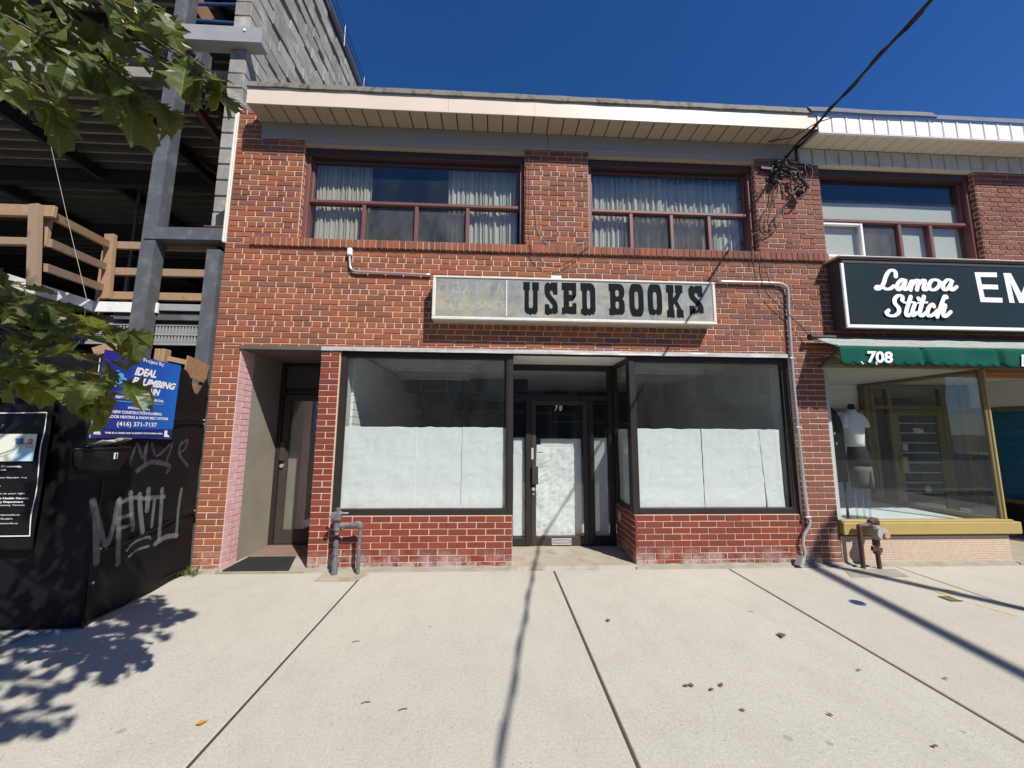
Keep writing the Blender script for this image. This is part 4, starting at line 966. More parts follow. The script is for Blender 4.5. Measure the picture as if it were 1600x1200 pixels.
E7 = [(1225, 220), (1393, 222), (1396, 257), (1268, 255), (1281, 312), (1402, 315), (1405, 350), (1288, 347), (1302, 410), (1436, 414), (1438, 450), (1272, 445)]
put('capital_lettering', poly7(E7[::-1]), 'letter_white', N)
M7 = [(1443, 226), (1500, 227), (1580, 380), (1640, 230), (1705, 232), (1720, 455), (1680, 455), (1670, 290), (1605, 452), (1565, 452), (1493, 290), (1530, 452), (1490, 450)]
put('capital_lettering', poly7(M7[::-1]), 'letter_white', N)
for i, ch in enumerate('BROIDERY'):
    xx = 6.62+i*.22
    put('capital_lettering', text_mb(ch, (xx, Y7-.0015, 3.03-.13), (xx+.16, Y7-.0015, 2.9), (xx, Y7-.0015, 3.15), (0, -1, 0), bold=.02), 'letter_white', N) if False else None

# awning
A = thing('awning', 'worn green awning with scalloped valance and the number 708', 'awning', (6, -.2, 2.3))
def af(u, v):
    x = 3.66+4.6*u; y = -.05-.28*v; z = 2.50-.165*v+.012*noise.noise(Vector((x*4, v*3, 2)))-.03*math.sin(v*math.pi)*(.5+.5*noise.noise(Vector((x*2, 0, 0))))
    return (x+.10*(v-.5)*0, y, z)
solid(put('awning_cloth', MB().grid(af, 110, 8), 'awning_top', A, True), .004)
def vf(u, v):
    x = 3.665+4.6*u; sc = .5+.5*math.cos(2*math.pi*(x-3.665)/.143)
    ln = .185+.035*(1-abs(math.sin(math.pi*(x-3.665)/.143)))*-1+.03
    y = -.333-.012*noise.noise(Vector((x*3, v, 0)))-.02*v*noise.noise(Vector((x*2.2, 1, 5)))
    for fx in (4.60, 5.47, 6.3):
        y += .035*math.exp(-((x-fx-.04*v)/.035)**2)*(.4+.6*v)
    return (x, y, 2.335-ln*v)
solid(put('valance', MB().grid(vf, 260, 6), 'awning_green', A, True), .003)
put('front_bar', MB().tube([(3.655, -.325, 2.34), (8.2, -.325, 2.34)], .013, 8), 'steel_galv', A)
put('roller', join(MB().tube([(3.60, -.07, 2.495), (8.2, -.07, 2.495)], .026, 10), MB().tube([(3.585, -.07, 2.495), (3.62, -.07, 2.495)], .036, 12)), 'steel_dark', A)
put('arm', join(MB().beam((3.70, -.05, 2.42), (3.70, -.32, 2.32), .02, .03), MB().beam((3.70, -.03, 2.15), (3.70, -.32, 2.32), .016, .02)), 'steel_dark', A)
nb = text_mb('708', aY(1355, 565.5, -.352), aY(1395, 566.5, -.352), aY(1355, 549, -.352), (0, -1, 0), bold=.035)
put('number', nb, 'letter_white', A)
put('valance_stain', join(ribbon(MB(), [aY(1346, 565, -.352), aY(1349, 568.5, -.352)], .01, (0, -1, 0)), ribbon(MB(), [aY(1369, 566, -.352), aY(1370, 569, -.352)], .014, (0, -1, 0))), 'letter_white', A)
put('lettering', text_mb('E', aY(1596, 572, -.352), aY(1606, 572.5, -.352), aY(1596, 554, -.352), (0, -1, 0), bold=.02), 'white_metal', A)

# mannequin in the display window
MX, MY = 4.36, .30
mn = thing('mannequin', 'headless dress form in white blouse and dark skirt behind the neighbouring shop glass', 'mannequin', (MX, MY, .40))
def loft(rings, n=20, parent=None, name='', mat=''):
    """elliptic cross-sections (z, cx, rx, ry) joined to one skin"""
    mb = MB()
    for (z, cx, rx, ry) in rings:
        for j in range(n):
            a = 2*math.pi*j/n; mb.v.append((MX+cx*.8+rx*.70*math.cos(a), MY+ry*.85*math.sin(a), z))
    for i in range(len(rings)-1):
        for j in range(n): mb.f.append((i*n+j, i*n+(j+1) % n, (i+1)*n+(j+1) % n, (i+1)*n+j))
    mb.f.append(tuple(range(n-1, -1, -1))); mb.f.append(tuple((len(rings)-1)*n+j for j in range(n)))
    return mb
put('blouse', loft([(1.24, .02, .122, .09), (1.30, .01, .125, .095), (1.40, .0, .145, .115), (1.48, .0, .155, .12), (1.54, .0, .165, .10), (1.60, .0, .160, .085), (1.64, .0, .12, .07), (1.67, .0, .065, .058), (1.695, .0, .058, .052)]), 'blouse', mn, True)
for s in (-1, 1):
    put('sleeve', MB().tube(smooth_path([(MX+s*.075, MY, 1.62), (MX+s*.115, MY, 1.59), (MX+s*.135, MY-.01, 1.53), (MX+s*.142, MY-.01, 1.48)], 4), [.038]*1+[.042]*5+[.045]*6+[.043], 12), 'blouse', mn, True)
put('neck', loft([(1.68, .0, .052, .048), (1.71, .0, .048, .045), (1.745, .0, .046, .043), (1.765, .0, .028, .026)]), 'skirt', mn, True)
put('skirt', loft([(1.02, .04, .165, .12), (1.10, .035, .165, .122), (1.18, .03, .15, .115), (1.245, .02, .125, .094), (1.255, .02, .122, .09)]), 'skirt', mn, True)
put('skirt_lower', loft([(.765, .055, .160, .11), (.85, .05, .168, .118), (.95, .045, .170, .122), (1.019, .04, .166, .121)]), 'skirt_grey', mn, True)
put('skirt_pleat', MB().add([(MX+.05, MY-.109, .985), (MX+.075, MY-.102, .765), (MX+.025, MY-.104, .765)], [(0, 1, 2)]), 'skirt', mn)
put('stand', join(MB().tube([(MX-.06, MY, .41), (MX-.06, MY, .80)], .012, 8), MB().tube([(MX+.03, MY, .41), (MX+.03, MY, .80)], .012, 8), MB().tube([(MX+.10, MY, .41), (MX+.10, MY, .80)], .012, 8)), 'clear', mn)
put('stand_base', MB().tube([(MX+.0, MY, .401), (MX+.0, MY, .415)], .19, 28), 'clear', mn)
AB = thing('display_board', 'arched black board with pale letters beside the dress form', 'board', (4.0, .2, .4))
q = [(0, 0), (.34, 0), (.34, .62)]+[(.17+.17*math.cos(math.radians(a)), .62+.33*math.sin(math.radians(a))) for a in range(10, 180, 10)]+[(0, .62)]
put('board_panel', MB().prism(q, (3.80, .20, .84), (1, 0, 0), (0, 0, .93), (0, .02, 0)), 'sign_black', AB)
put('board_leg', MB().box(3.87, 3.89, .205, .22, .4, .84), 'black', AB); put('board_leg', MB().box(4.09, 4.11, .205, .22, .4, .84), 'black', AB)
for ch, px, py in (('O', 1299, 669), ('A', 1302, 679), ('T', 1300, 696), ('I', 1307, 695)):
    p = aY(px, py, .197); w_ = .03 if ch != 'I' else .008
    put('letter', text_mb(ch, p, p+Vector((w_, 0, 0)), p+Vector((0, 0, .032)), (0, -1, 0), bold=.01), 'grey_print', AB)
# gas meter in front of 708
g = thing('gas_meter', 'brown gas pipes with grey regulator before the ochre sill', 'gas meter', (3.95, -.12, 0))
pt = [aY(1343, 884, -.12), aY(1341, 826, -.12), aY(1352, 828, -.13), aY(1371, 821, -.13)]
put('riser', MB().tube([(3.905, -.11, 0), (3.905, -.11, .415)], .021, 10), 'pipe_brown', g)
put('elbow', MB().tube(smooth_path([(3.905, -.11, .39), (3.907, -.11, .428), (3.95, -.115, .43), (3.99, -.12, .435), (4.02, -.12, .455), (4.07, -.12, .475)], 4), .023, 10), 'pipe_brown', g)
put('top_elbow', MB().tube(smooth_path([(4.02, -.12, .47), (4.06, -.12, .49), (4.09, -.12, .475), (4.085, -.12, .43)], 4), .030, 10), 'pipe_brown', g)
put('regulator', join(MB().tube([(4.075, -.20, .37), (4.075, -.08, .37)], [.062, .055], 16), MB().tube([(4.06, -.13, .30), (4.06, -.13, .44)], .04, 12)), 'meter', g)
put('regulator_cap', MB().tube([(4.10, -.22, .355), (4.10, -.15, .355)], .03, 12), 'rust_lite', g)
put('valve', join(MB().tube([(4.055, -.13, .23), (4.055, -.13, .30)], .032, 8), MB().beam((4.0, -.135, .205), (4.10, -.135, .19), .03, .045), MB().tube([(4.055, -.13, .15), (4.055, -.13, .19)], .034, 8)), 'pipe_brown', g)
put('lower_pipe', MB().tube([(4.065, -.13, 0), (4.055, -.13, .22)], .021, 10), 'pipe_brown', g)
tag(put('wall_box', MB().bbox(3.80, 3.90, -.012, .002, .345, .425), 'white_metal'), 'small white metal box under the ochre sill beside the brick pier', 'box')
put('cover', MB().bbox(3.815, 3.885, -.017, -.012, .36, .41), 'white_metal', bpy.data.objects['wall_box'])

# ------------------------------------------------------------------ overhead cables
AT = Vector((3.457, -.12, 4.682)); DR = Vector((-.2998, -.9285, -.2180))
far = AT+DR*26; far.z += 1.9*0
def hang(a, b, sag, n=24): return [a.lerp(b, i/n)+Vector((0, 0, -sag*4*(i/n)*(1-i/n))) for i in range(n+1)]
c = thing('overhead_cable', 'black service cable running from the pier overhead towards the street', 'cable', AT)
main = [AT+DR*t for t in (0, .3, .6, 1, 2, 3, 4, 5, 6, 8)]
main = [p+Vector((0, 0, .02*math.sin(i))) if 0 < i < 2 else p for i, p in enumerate(main)]
put('cable', MB().tube(main, .012, 8), 'cable', c, True)
put('twisted_cable', MB().tube([AT+DR*(t*.12)+Vector((.016*math.cos(t*1.1), .0, .016*math.sin(t*1.1))) for t in range(0, 66)], .008, 6), 'cable', c, True)
tag(put('cable', MB().tube([(3.30, -.06, 4.93), (3.47, -.22, 4.86), (3.62, -.40, 4.90), (3.75, -.56, 4.86)], .006, 6), 'cable', None, True), 'short thin black cable under the eaves where the two roofs meet', 'cable')
W = thing('cable_bundle', 'tangle of black service cables and insulators hanging on the pier', 'cable bundle', (3.5, -.08, 4.5))
def wire(pts, y0, r=.007, name='wire'):
    P = [aY(px, py, -(y0 if not isinstance(y0, list) else y0[i])) for i, (px, py) in enumerate(pts)]
    put(name, MB().tube(smooth_path(P, 5), r, 6), 'cable', W, True)
def zz(l): return [(1160+x/6.67, 200+y/6.67) for x, y in l]
wire(zz([(445, 285), (440, 330), (470, 390), (500, 440), (505, 500), (520, 560), (500, 610), (515, 670)]), [.12, .10, .10, .09, .09, .09, .08, .05])
wire(zz([(450, 290), (500, 350), (580, 375), (650, 385)]), [.12, .1, .08, .05], .009)
wire(zz([(420, 330), (460, 390), (520, 420), (560, 430), (590, 470), (600, 520), (640, 570), (690, 625)]), .10, .009)
wire(zz([(655, 385), (650, 430), (670, 480), (650, 540), (600, 600), (540, 680), (520, 700)]), .09, .008)
wire(zz([(665, 385), (720, 430), (728, 480), (700, 550), (630, 610), (560, 650), (530, 720), (560, 740), (610, 720), (660, 665), (655, 625)]), .10, .008)
wire(zz([(510, 470), (540, 520), (570, 560), (590, 600), (560, 640)]), .10, .006)
wire(zz([(500, 500), (500, 560), (510, 640)]), .07, .005)
wire(zz([(520, 690), (470, 760), (400, 850), (350, 920), (330, 990), (350, 1030)]), .05, .009)
wire(zz([(340, 560), (320, 640), (300, 760), (260, 830), (200, 930), (180, 1010), (195, 1080), (240, 1115), (300, 1090), (350, 1050), (390, 980)]), .035, .007)
wire(zz([(370, 570), (360, 680), (300, 830), (270, 930), (265, 1000), (300, 1030), (345, 1000)]), .04, .006)
wire(zz([(320, 560), (260, 575), (210, 620), (150, 715)]), .04, .006)
wire(zz([(345, 360), (300, 440), (320, 500), (330, 560)]), .05, .008)
wire(zz([(180, 1040), (170, 1080), (110, 1110), (95, 1200), (100, 1330), (105, 1420)]), .03, .006)
def insul(px, py, w_, h_, y):
    p = aY(1160+px/6.67, 200+py/6.67, -y); put('insulator', MB().tube([p+Vector((0, 0, h_)), p+Vector((0, 0, h_*.4)), p, p-Vector((0, 0, h_*.5)), p-Vector((0, 0, h_))], [w_*.5, w_, w_*.6, w_, w_*.4], 10), 'cable', W)
insul(370, 390, .045, .06, .05); insul(345, 470, .035, .05, .06); insul(400, 500, .035, .05, .06); insul(585, 650, .05, .06, .07); insul(600, 700, .04, .04, .06); insul(680, 420, .04, .045, .05)
insul(330, 540, .04, .05, .05); insul(545, 510, .03, .05, .07)
put('bracket', MB().beam((3.20, -.03, 4.60), (3.72, -.03, 4.56), .03, .03), 'cable', W)
put('cable_end', MB().tube(smooth_path([aY(*zz([(610, 520)])[0], -.12), aY(*zz([(650, 570)])[0], -.12), aY(*zz([(692, 630)])[0], -.13)], 4), [.01, .014, .018, .02, .02, .02, .018, .016, .01], 8), 'cable', W)
def facade_wire(pts, r, lab, y=-.012):
    tag(put('facade_wire', MB().tube(smooth_path(pY(pts, y), 5), r, 6), 'cable', None, True), lab, 'wire')
facade_wire([(826, 246), (826, 300), (825, 360), (829, 384), (838, 401), (855, 414), (872, 416), (890, 409), (905, 397), (920, 385)], .004, 'thin black wire drooping in a loop over the brick between the two upper windows', -.045)
facade_wire([(1183, 395), (1186, 412), (1190, 438), (1197, 456), (1215, 476), (1233, 492), (1250, 508), (1263, 524)], .004, 'thin black wire running down the brick to the awning roller', -.045)
facade_wire([(1192, 400), (1197, 425), (1207, 450), (1230, 485)], .0025, 'fine wire on the brick between the conduit and the upper window', -.045)
wht = thing('facade_wire', 'fine pale wire hanging on the brick pier between the upper windows', 'wire', (.5, -.01, 4))
put('wire', MB().tube(smooth_path(pY([(836, 318), (838, 345), (841, 362), (855, 380), (880, 386), (900, 382), (918, 376)], -.012), 5), .003, 5), 'pipe_alu', wht)

# street lamp at the kerb, out of frame, whose pole and arm throw the two long shadows over the pavement
P0 = Vector((3.60, 0, 0)); kk = 4.75
pb = P0+Vector((.70, -1.0, 0))*kk; LT = .30+1.338*kk
sl_ = thing('street_lamp', 'steel street lamp at the kerb with an arm over the road', 'street lamp', (pb.x, pb.y, -.15))
put('pole', MB().tube([(pb.x, pb.y, -.15), (pb.x, pb.y, LT*.5), (pb.x, pb.y, LT+.05)], [.085, .07, .06], 14), 'steel_galv', sl_, True)
put('base', MB().tube([(pb.x, pb.y, -.15), (pb.x, pb.y, .05)], .16, 14), 'steel_galv', sl_)
put('arm', MB().tube([(pb.x+.02, pb.y+.25, LT-.10), (pb.x, pb.y, LT), (pb.x-.09, pb.y-.8, LT+.03), (pb.x-.33, pb.y-2.6, LT+.08), (pb.x-.48, pb.y-3.7, LT+.10)], [.06, .065, .06, .055, .045], 10), 'steel_galv', sl_, True)
put('lamp_head', MB().bbox(pb.x-.62, pb.x-.38, pb.y-4.4, pb.y-3.6, LT+.05, LT+.2, c=.04), 'steel_galv', sl_)

# ------------------------------------------------------------------ building under construction on the left
K = thing('construction_building', 'open steel and block building under construction left of the brick shop', 'building', (-6, 2, 0))
mk = Masonry()
ZB = 3.66
i = 0
while ZB+i*.197 < 8.7:
    z0, z1 = ZB+i*.197, ZB+(i+1)*.197
    mk.piece('F', -3.215 if i % 2 else -3.215, -3.035, z0+.004, z1-.004, .06+random.uniform(-.003, .003), 'block', .3)
    if z1 > 4.9:
        y = .062+(.2 if i % 2 else .40); mk.piece('XP', .065, y-.004, z0+.004, z1-.004, -3.03, 'block', .1)
        while y < 13:
            mk.piece('XP', y+.004, y+.396, z0+.004+random.uniform(-.002, .002), z1-.004, -3.03+random.uniform(-.014, .012)+.014*math.sin(i*2.4), 'block', .1); y += .40
    i += 1
mk.build(K, 'block', 'blocks', 300)
put('block_core', MB().box(-3.20, -3.055, .09, 13, 3.52, ZB+i*.197-.02), 'ledge', K)
put('wall_cap', MB().box(-3.22, -3.0, .05, 13, ZB+i*.197, ZB+i*.197+.05), 'steel_dark', K)
ztop = ZB+i*.197+.05
for k in range(9):
    put('guard_post', MB().tube([(-3.04, .4+k*1.1, ztop), (-3.04, .4+k*1.1, ztop+.55)], .012, 6), 'blue_pipe', K)
put('guard_rail', join(*[MB().tube([(-3.04, .2, ztop+z), (-3.04, 12, ztop+z)], .008, 6) for z in (.18, .36, .53)]), 'blue_pipe', K)
# columns and beams of the front frame
def steel(name, a, b, wx, wz, mat='steel', up=(0, 0, 1)): return put(name, MB().beam(a, b, wx, wz, up), mat, K)
ca, cb_ = aY(209, 540, 0), aY(270, 110, 0); dz = (cb_-ca)/(cb_.z-ca.z); c0, c1 = ca+dz*(1.2-ca.z), ca+dz*(7.2-ca.z)
steel('column', (c0.x, .06, c0.z), (c1.x, .06, c1.z), .15, .13, up=(0, 1, 0))
steel('column', (-3.115, .07, 0), (-3.115, .07, 3.38), .14, .14, up=(0, 1, 0))
steel('beam', (-3.85, .06, 3.545), (-3.02, .06, 3.555), .15, .14)
put('bearing_plate', MB().bbox(-3.24, -3.02, -.02, .16, 3.628, 3.65), 'rust', K)
put('gusset', MB().add([(-3.12, .0, 3.63), (-3.04, .0, 3.63), (-3.04, .0, 3.85), (-3.13, .0, 3.78), (-3.12, .012, 3.63), (-3.04, .012, 3.63), (-3.04, .012, 3.85), (-3.13, .012, 3.78)], [(0, 1, 2, 3), (7, 6, 5, 4), (0, 4, 5, 1), (1, 5, 6, 2), (2, 6, 7, 3), (3, 7, 4, 0)]), 'steel_dark', K)
ta, tb = aY(271, 49, -.03), aY(410, 56, -.03); q = MB(); q.beam(ta, tb, .02, .20); q.beam((ta.x+.02, .05, ta.z-.085), (tb.x-.01, .05, tb.z-.085), .14, .02)
put('top_beam', q, 'steel_galv', K)
steel('beam', (-12, .35, 6.15), (-3.72, .35, 6.10), .16, .22)
put('bolt_plate', MB().bbox(-4.15, -3.78, .20, .26, 6.05, 6.3), 'steel', K)
# corrugated floor decks
def deckmb(x0, x1, y0, y1, z, per=.20, h=.085):
    q = MB(); y = y0; prof = []
    while y < y1:
        prof += [(y, z), (y+per*.36, z), (y+per*.5, z+h), (y+per*.86, z+h)]; y += per
    k = len(q.v)
    for (yy, zz_) in prof: q.v += [(x0, yy, zz_), (x1, yy, zz_)]
    for i in range(len(prof)-1): q.f.append((k+2*i, k+2*i+1, k+2*i+3, k+2*i+2))
    return q
def slab_level(z, name, y0=.22, yb=10.0):
    put(name, deckmb(-13, -3.235, y0, yb, z), 'deck', K)
    put('slab', MB().box(-13, -3.232, y0, yb+.3, z+.06, z+.19), 'ledge', K)
    for k in range(1, 6): put('floor_beam', MB().box(-13, -3.24, y0+k*1.7, y0+k*1.7+.12, z-.24, z-.002), 'steel_dark', K)
    for xx in (-3.62, -4.75, -6.5, -8.5): put('joist', MB().box(xx, xx+.09, y0+.05, yb, z-.18, z-.004), 'steel_dark', K)
slab_level(5.62, 'deck'); slab_level(2.48, 'deck'); slab_level(8.55, 'deck')
put('flute_edge', join(*[MB().box(-4.75+k*.035, -4.75+k*.035+.018, .17, .215, z0, z0+.075) for k in range(44) for z0 in (2.36, 2.47)]), 'steel_galv', K, kind='stuff')
put('flute_backing', MB().box(-4.78, -3.22, .216, .24, 2.33, 2.56), 'steel_dark', K)
put('edge_strip', join(MB().box(-4.78, -3.22, .165, .214, 2.44, 2.465), MB().box(-4.78, -3.22, .165, .214, 2.548, 2.57), MB().box(-4.78, -3.22, .165, .214, 2.33, 2.355)), 'steel_galv', K)
put('edge_beam', MB().bbox(-4.2, -3.05, .13, .2, 2.60, 2.69), 'steel', K)
put('edge_angle', MB().bbox(-3.70, -3.20, .10, .13, 2.70, 2.78), 'steel_galv', K)
# enclosing dark walls at the back and far left so that the floors stay shaded
put('back_wall', MB().box(-13, -3.2, 10.2, 10.4, 0, 9), 'interior_dark', K); put('far_wall', MB().box(-13.3, -13, .2, 10.4, 0, 9), 'interior_dark', K)
put('roof', MB().box(-13.2, -3.3, 2.5, 10.4, 9.6, 9.8), 'interior_dark', K)
put('party_wall', MB().box(-3.20, -3.04, .30, 10.2, 0, 3.52), 'block', K)
for (x_, y_, z0, z1) in ((-5.2, 1.6, 2.7, 5.6), (-4.05, 2.3, 2.7, 5.6), (-3.75, 3.0, 2.7, 5.6), (-6.3, 2.4, 2.7, 5.6), (-4.7, 4.2, 2.7, 5.6), (-5.5, 2.6, 5.8, 8.5), (-4.3, 1.8, 5.8, 8.5)):
    put('shoring_post', MB().tube([(x_, y_, z0), (x_, y_, (z0+z1)/2), (x_, y_, (z0+z1)/2+.01), (x_, y_, z1)], [.032, .032, .024, .024], 8), 'blue_pipe' if y_ < 2 else 'steel', K)
for (x_, y_) in ((-3.62, 1.5), (-3.42, 1.2), (-3.9, 2.5)):
    put('shoring_post', MB().tube([(x_, y_, 2.67), (x_, y_, 3.6), (x_, y_, 3.61), (x_, y_, 5.6)], [.02, .02, .028, .028], 8), 'blue_pipe', K)
steel('brace', (-5.0, .9, 5.7), (-3.6, 3.8, 5.35), .09, .12, 'rust'); steel('brace', (-3.9, .5, 5.55), (-3.45, 2.4, 4.5), .08, .10, 'rust')
# white boards along the slab edges
put('edge_board', MB().bbox(-4.42, -3.72, .10, .128, 2.675, 2.79, c=.003), 'white_board', K)
put('edge_board', MB().beam((-4.40, .115, 2.735), (-4.42, -.62, 2.735), .028, .115), 'white_board', K)
put('edge_board', MB().beam((-4.43, -.62, 2.735), (-6.2, -.66, 2.735), .028, .115), 'white_board', K)
put('platform', MB().box(-6.2, -4.44, -.60, .20, 2.69, 2.75), 'osb', K)
put('platform_joist', join(MB().box(-6.2, -4.46, -.55, -.47, 2.55, 2.69), MB().box(-6.2, -4.46, -.1, -.02, 2.55, 2.69), MB().box(-4.60, -4.46, -.46, -.11, 2.55, 2.689)), 'lumber', K)
tag(put('guy_wire', MB().tube([aY(72, 195, -.4), aY(105, 340, -.5), aY(136, 470, -.55), aY(131, 500, -.5)], .0018, 5), 'meter'), 'thin wire hanging across the open floors of the construction site', 'wire')
put('bolt', MB().tube([(-3.70, -.05, 6.08), (-3.70, .0, 6.08)], .018, 6), 'steel_dark', K); put('bolt', MB().tube([(-3.0, -.05, 6.10), (-3.0, .0, 6.10)], .018, 6), 'white_metal', K)
# blue scaffold rails on the upper level
SC = thing('scaffold_rail', 'blue painted scaffold guard rails above the grey plate beam', 'guard rail', (-4.2, .5, 6.3))
put('post', MB().tube([aY(295, 33, .5), aY(299, -30, .5)], .022, 8), 'blue_pipe', SC)
put('post', MB().tube([aY(210, 40, .5), aY(217, -30, .5)], .022, 8), 'lamp_white', SC)
for a, b in (((205, 24), (372, 37)), ((292, 6), (376, 8)), ((205, -18), (378, -16))): put('rail', MB().tube([aY(*a, .5), aY(*b, .5)], .020, 8), 'blue_pipe', SC)
put('plank', MB().beam(aY(305, -4, .8), aY(328, 34, .8), .16, .03, (0, 1, 0)), 'wood_brown', SC)
# timber guard rails
def railing(lab, loc): return thing('guard_rail', lab, 'guard rail', loc, 'raw timber guard rails on the slab edges')
R1 = railing('raw timber guard rail on the projecting platform with the tall corner post', (-4.9, -.65, 2.76))
XG = -4.44
pa, pb_ = aY(52, 318, -.70), aY(48, 446, -.70)
put('post', MB().beam((pb_.x, -.68, pb_.z), (pa.x, -.68, pa.z), .085, .04, (0, 1, 0)), 'lumber', R1)
pc_ = aY(75, 346, -.58); put('post', MB().bbox(pc_.x-.03, pc_.x+.03, -.60, -.56, pc_.z-.25, pc_.z+.02), 'lumber', R1)
for (xa_, y_, a) in ((86, 331, .115), (45, 378, .075)):
    q_ = aY(xa_, y_, -.64); put('rail', MB().bbox(-6.4, q_.x, -.655, -.617, q_.z-a/2, q_.z+a/2), 'lumber', R1)
R2 = railing('raw timber guard rail running back between the two lit posts', (-4.42, -.25, 2.76))
for z in (3.40, 3.14, 2.90): put('rail', MB().beam((aY(84, 340, -.60).x, -.60, z-.03), (-4.345, .17, z+.055), .038, .075), 'lumber', R2)
put('post', MB().beam((aY(164, 466, .10).x, .11, aY(164, 466, .10).z), (aY(172, 366, .10).x, .11, aY(172, 366, .10).z), .10, .04, (0, 1, 0)), 'lumber', R2)
R3 = railing('shaded timber guard rail behind the grey steel columns', (-3.7, .2, 2.76))
for z in (3.47, 3.16, 2.88): put('rail', MB().bbox(-4.30, -3.19, .145, .183, z-.045, z+.045), 'lumber', R3)
put('post', MB().bbox(-4.55, -4.46, .25, .29, 2.67, 3.45), 'lumber', R3)
# loose timbers and chipboard behind the hoarding
tb = thing('timber_block', 'short lumber offcuts standing behind the blue sign', 'timber', (-3.6, .0, 2.0))
for a, b, w_, h_ in (((241, 566), (260, 566), .09, 0), ): pass
p = aY(252, 572, -.10)
put('block', MB().bbox(p.x-.055, p.x, -.14, -.05, 1.8, 2.225), 'lumber', tb); put('block', MB().bbox(p.x+.003, p.x+.045, -.14, -.05, 1.8, 2.225), 'lumber', tb)
put('batten', MB().beam((p.x+.06, -.1, 2.13), (-3.12, -.02, 2.08), .04, .05), 'lumber', tb)
put('batten', MB().beam((p.x-.60, -.16, 2.17), (p.x-.42, -.12, 2.26), .06, .09), 'lumber', tb)

# ------------------------------------------------------------------ hoarding
HB = thing('hoarding', 'black vinyl covered hoarding with graffiti beside the brick shop', 'hoarding', (-3.2, -.8, 0))
HA = Vector((-2.995, -.035, 0)); HC = Vector((-2.90, -1.09, 0)); HD = (HC-HA); HL = HD.length; HU = HD/HL; HN = Vector((-HU.y, HU.x, 0)) 
if HN.x < 0: HN = -HN
def hs(t, z, off=0.0): return HA+HU*(t*HL)+HN*off+Vector((0, 0, z))
def bulge(t, z, s=1.0):
    b = .012*noise.noise(Vector((t*3, z*2, 4)))+.008*noise.noise(Vector((t*7, z*5, 8)))
    for zc, ta in ((1.44, .0), (.545, .0)):                       # taut ropes pulling the sheet in
        b += -.010*math.exp(-((z-zc-.02*math.sin(t*9))/.02)**2)+.012*math.exp(-((z-zc-.05)/.03)**2)
    b += .006*math.sin((z*2.2+t*4.0)*5)*(.4+.6*noise.noise(Vector((t*2, z, 1))))
    return b*s
def hside(u, v):
    t = u; top = 2.0-.12*u*0
    top = 1.98-.22*math.exp(-((t-.17)/.10)**2)+.05*noise.noise(Vector((t*5, 1, 1)))-.10*(t < .02)
    z = .02+(top-.02)*v+(-.02*(1-v)*noise.noise(Vector((t*8, 0, 3))))
    return hs(t, z, bulge(t, z))
solid(put('side_sheet', MB().grid(hside, 60, 90), 'tarp', HB, True), .004)
def hfront(u, v):
    x = HC.x-3.2*u; z = .01+1.96*v; b = .014*noise.noise(Vector((x*2.2, z*1.8, 6)))+.008*math.sin((x*1.5+z)*6)*noise.noise(Vector((x, z, 2)))
    return (x, -1.10-b*(1-0*u)*min(1, u*20)-.03*u, z)
solid(put('front_sheet', MB().grid(hfront, 90, 60), 'tarp', HB, True), .004, 1)
put('chipboard', MB().beam(hs(.0, .0, -.02)+Vector((0, 0, 1.98)), hs(.30, .0, -.02)+Vector((0, 0, 2.02)), .012, .20), 'osb', HB)
put('hoarding_board', join(MB().add([hs(0.02, .0, -.03), hs(1, .0, -.03), hs(1, 1.86, -.03), hs(.02, 1.86, -.03)], [(0, 1, 2, 3)]), MB().box(-6, -3.0, -1.05, -1.03, 0, 1.9)), 'osb', HB)
put('corner_rope', MB().tube([hs(1.005, z, .006+.006*math.sin(z*9)) for z in [i*.1 for i in range(20)]], .004, 5), 'black', HB)
for zz0, zz1 in ((1.44, 1.46), (.50, .585), ):
    put('rope', MB().tube([hs(t, zz0+(zz1-zz0)*(1-t)+.012*math.sin(t*7), .012) for t in [i/14*.98+.01 for i in range(15)]], .007, 6), 'black', HB)
put('rope', MB().tube([hs(t, .06+.17*0+.02*t, .01) for t in (.03, .2, .4)], .007, 6), 'black', HB)
for t, z in ((.02, 1.50), (.02, 1.46), (.02, .60), (.96, .53), (.985, .30)): put('screw', MB().tube([hs(t, z, .0), hs(t, z, .02)], .009, 8), 'pipe_alu', HB)
gr = MB(); rndz = 0
def hp(x, y, off=.022): return on(x, y, HA+HN*off, HN)
def z3(l, off=.022):                       # points read from the 4.284x enlargement of the hoarding
    return [hp(x/4.284, 720+y/4.284, off) for x, y in l]
def spraystroke(l, wpx, mb, off):
    P = smooth_path(z3(l, off), 4); ribbon(mb, P, wpx/4.284/FPX*3.9, HN)
strokes = [([(620, 270), (640, 380), (645, 560), (645, 680)], 34), ([(630, 270), (670, 440), (712, 570), (760, 430), (790, 270)], 26), ([(800, 260), (795, 440), (790, 690)], 28),
 ([(800, 285), (900, 245), (1000, 262)], 20), ([(800, 385), (880, 360)], 18), ([(790, 455), (890, 425)], 18), ([(875, 215), (880, 330), (890, 460)], 26), ([(935, 225), (940, 340), (955, 475)], 28), ([(995, 190), (985, 330)], 30),
 ([(980, 250), (1100, 240)], 22), ([(1035, 260), (1015, 440)], 20), ([(1085, 190), (1080, 300), (1065, 520)], 26), ([(1040, 555), (1110, 510), (1185, 500)], 28), ([(1215, 190), (1195, 320), (1180, 500)], 22),
 ([(850, 600), (900, 545), (990, 510), (1005, 520)], 14), ([(865, 640), (920, 595), (995, 572)], 14)]
for i, (l, wd) in enumerate(strokes):
    mb = MB(); spraystroke(l, wd, mb, .024+.0012*i); gr = join(gr, mb)
put('graffiti', gr, 'spray', HB)
gr = MB()
def z3b(l, off): return [hp(x/2.609, 540+y/2.609, off) for x, y in l]
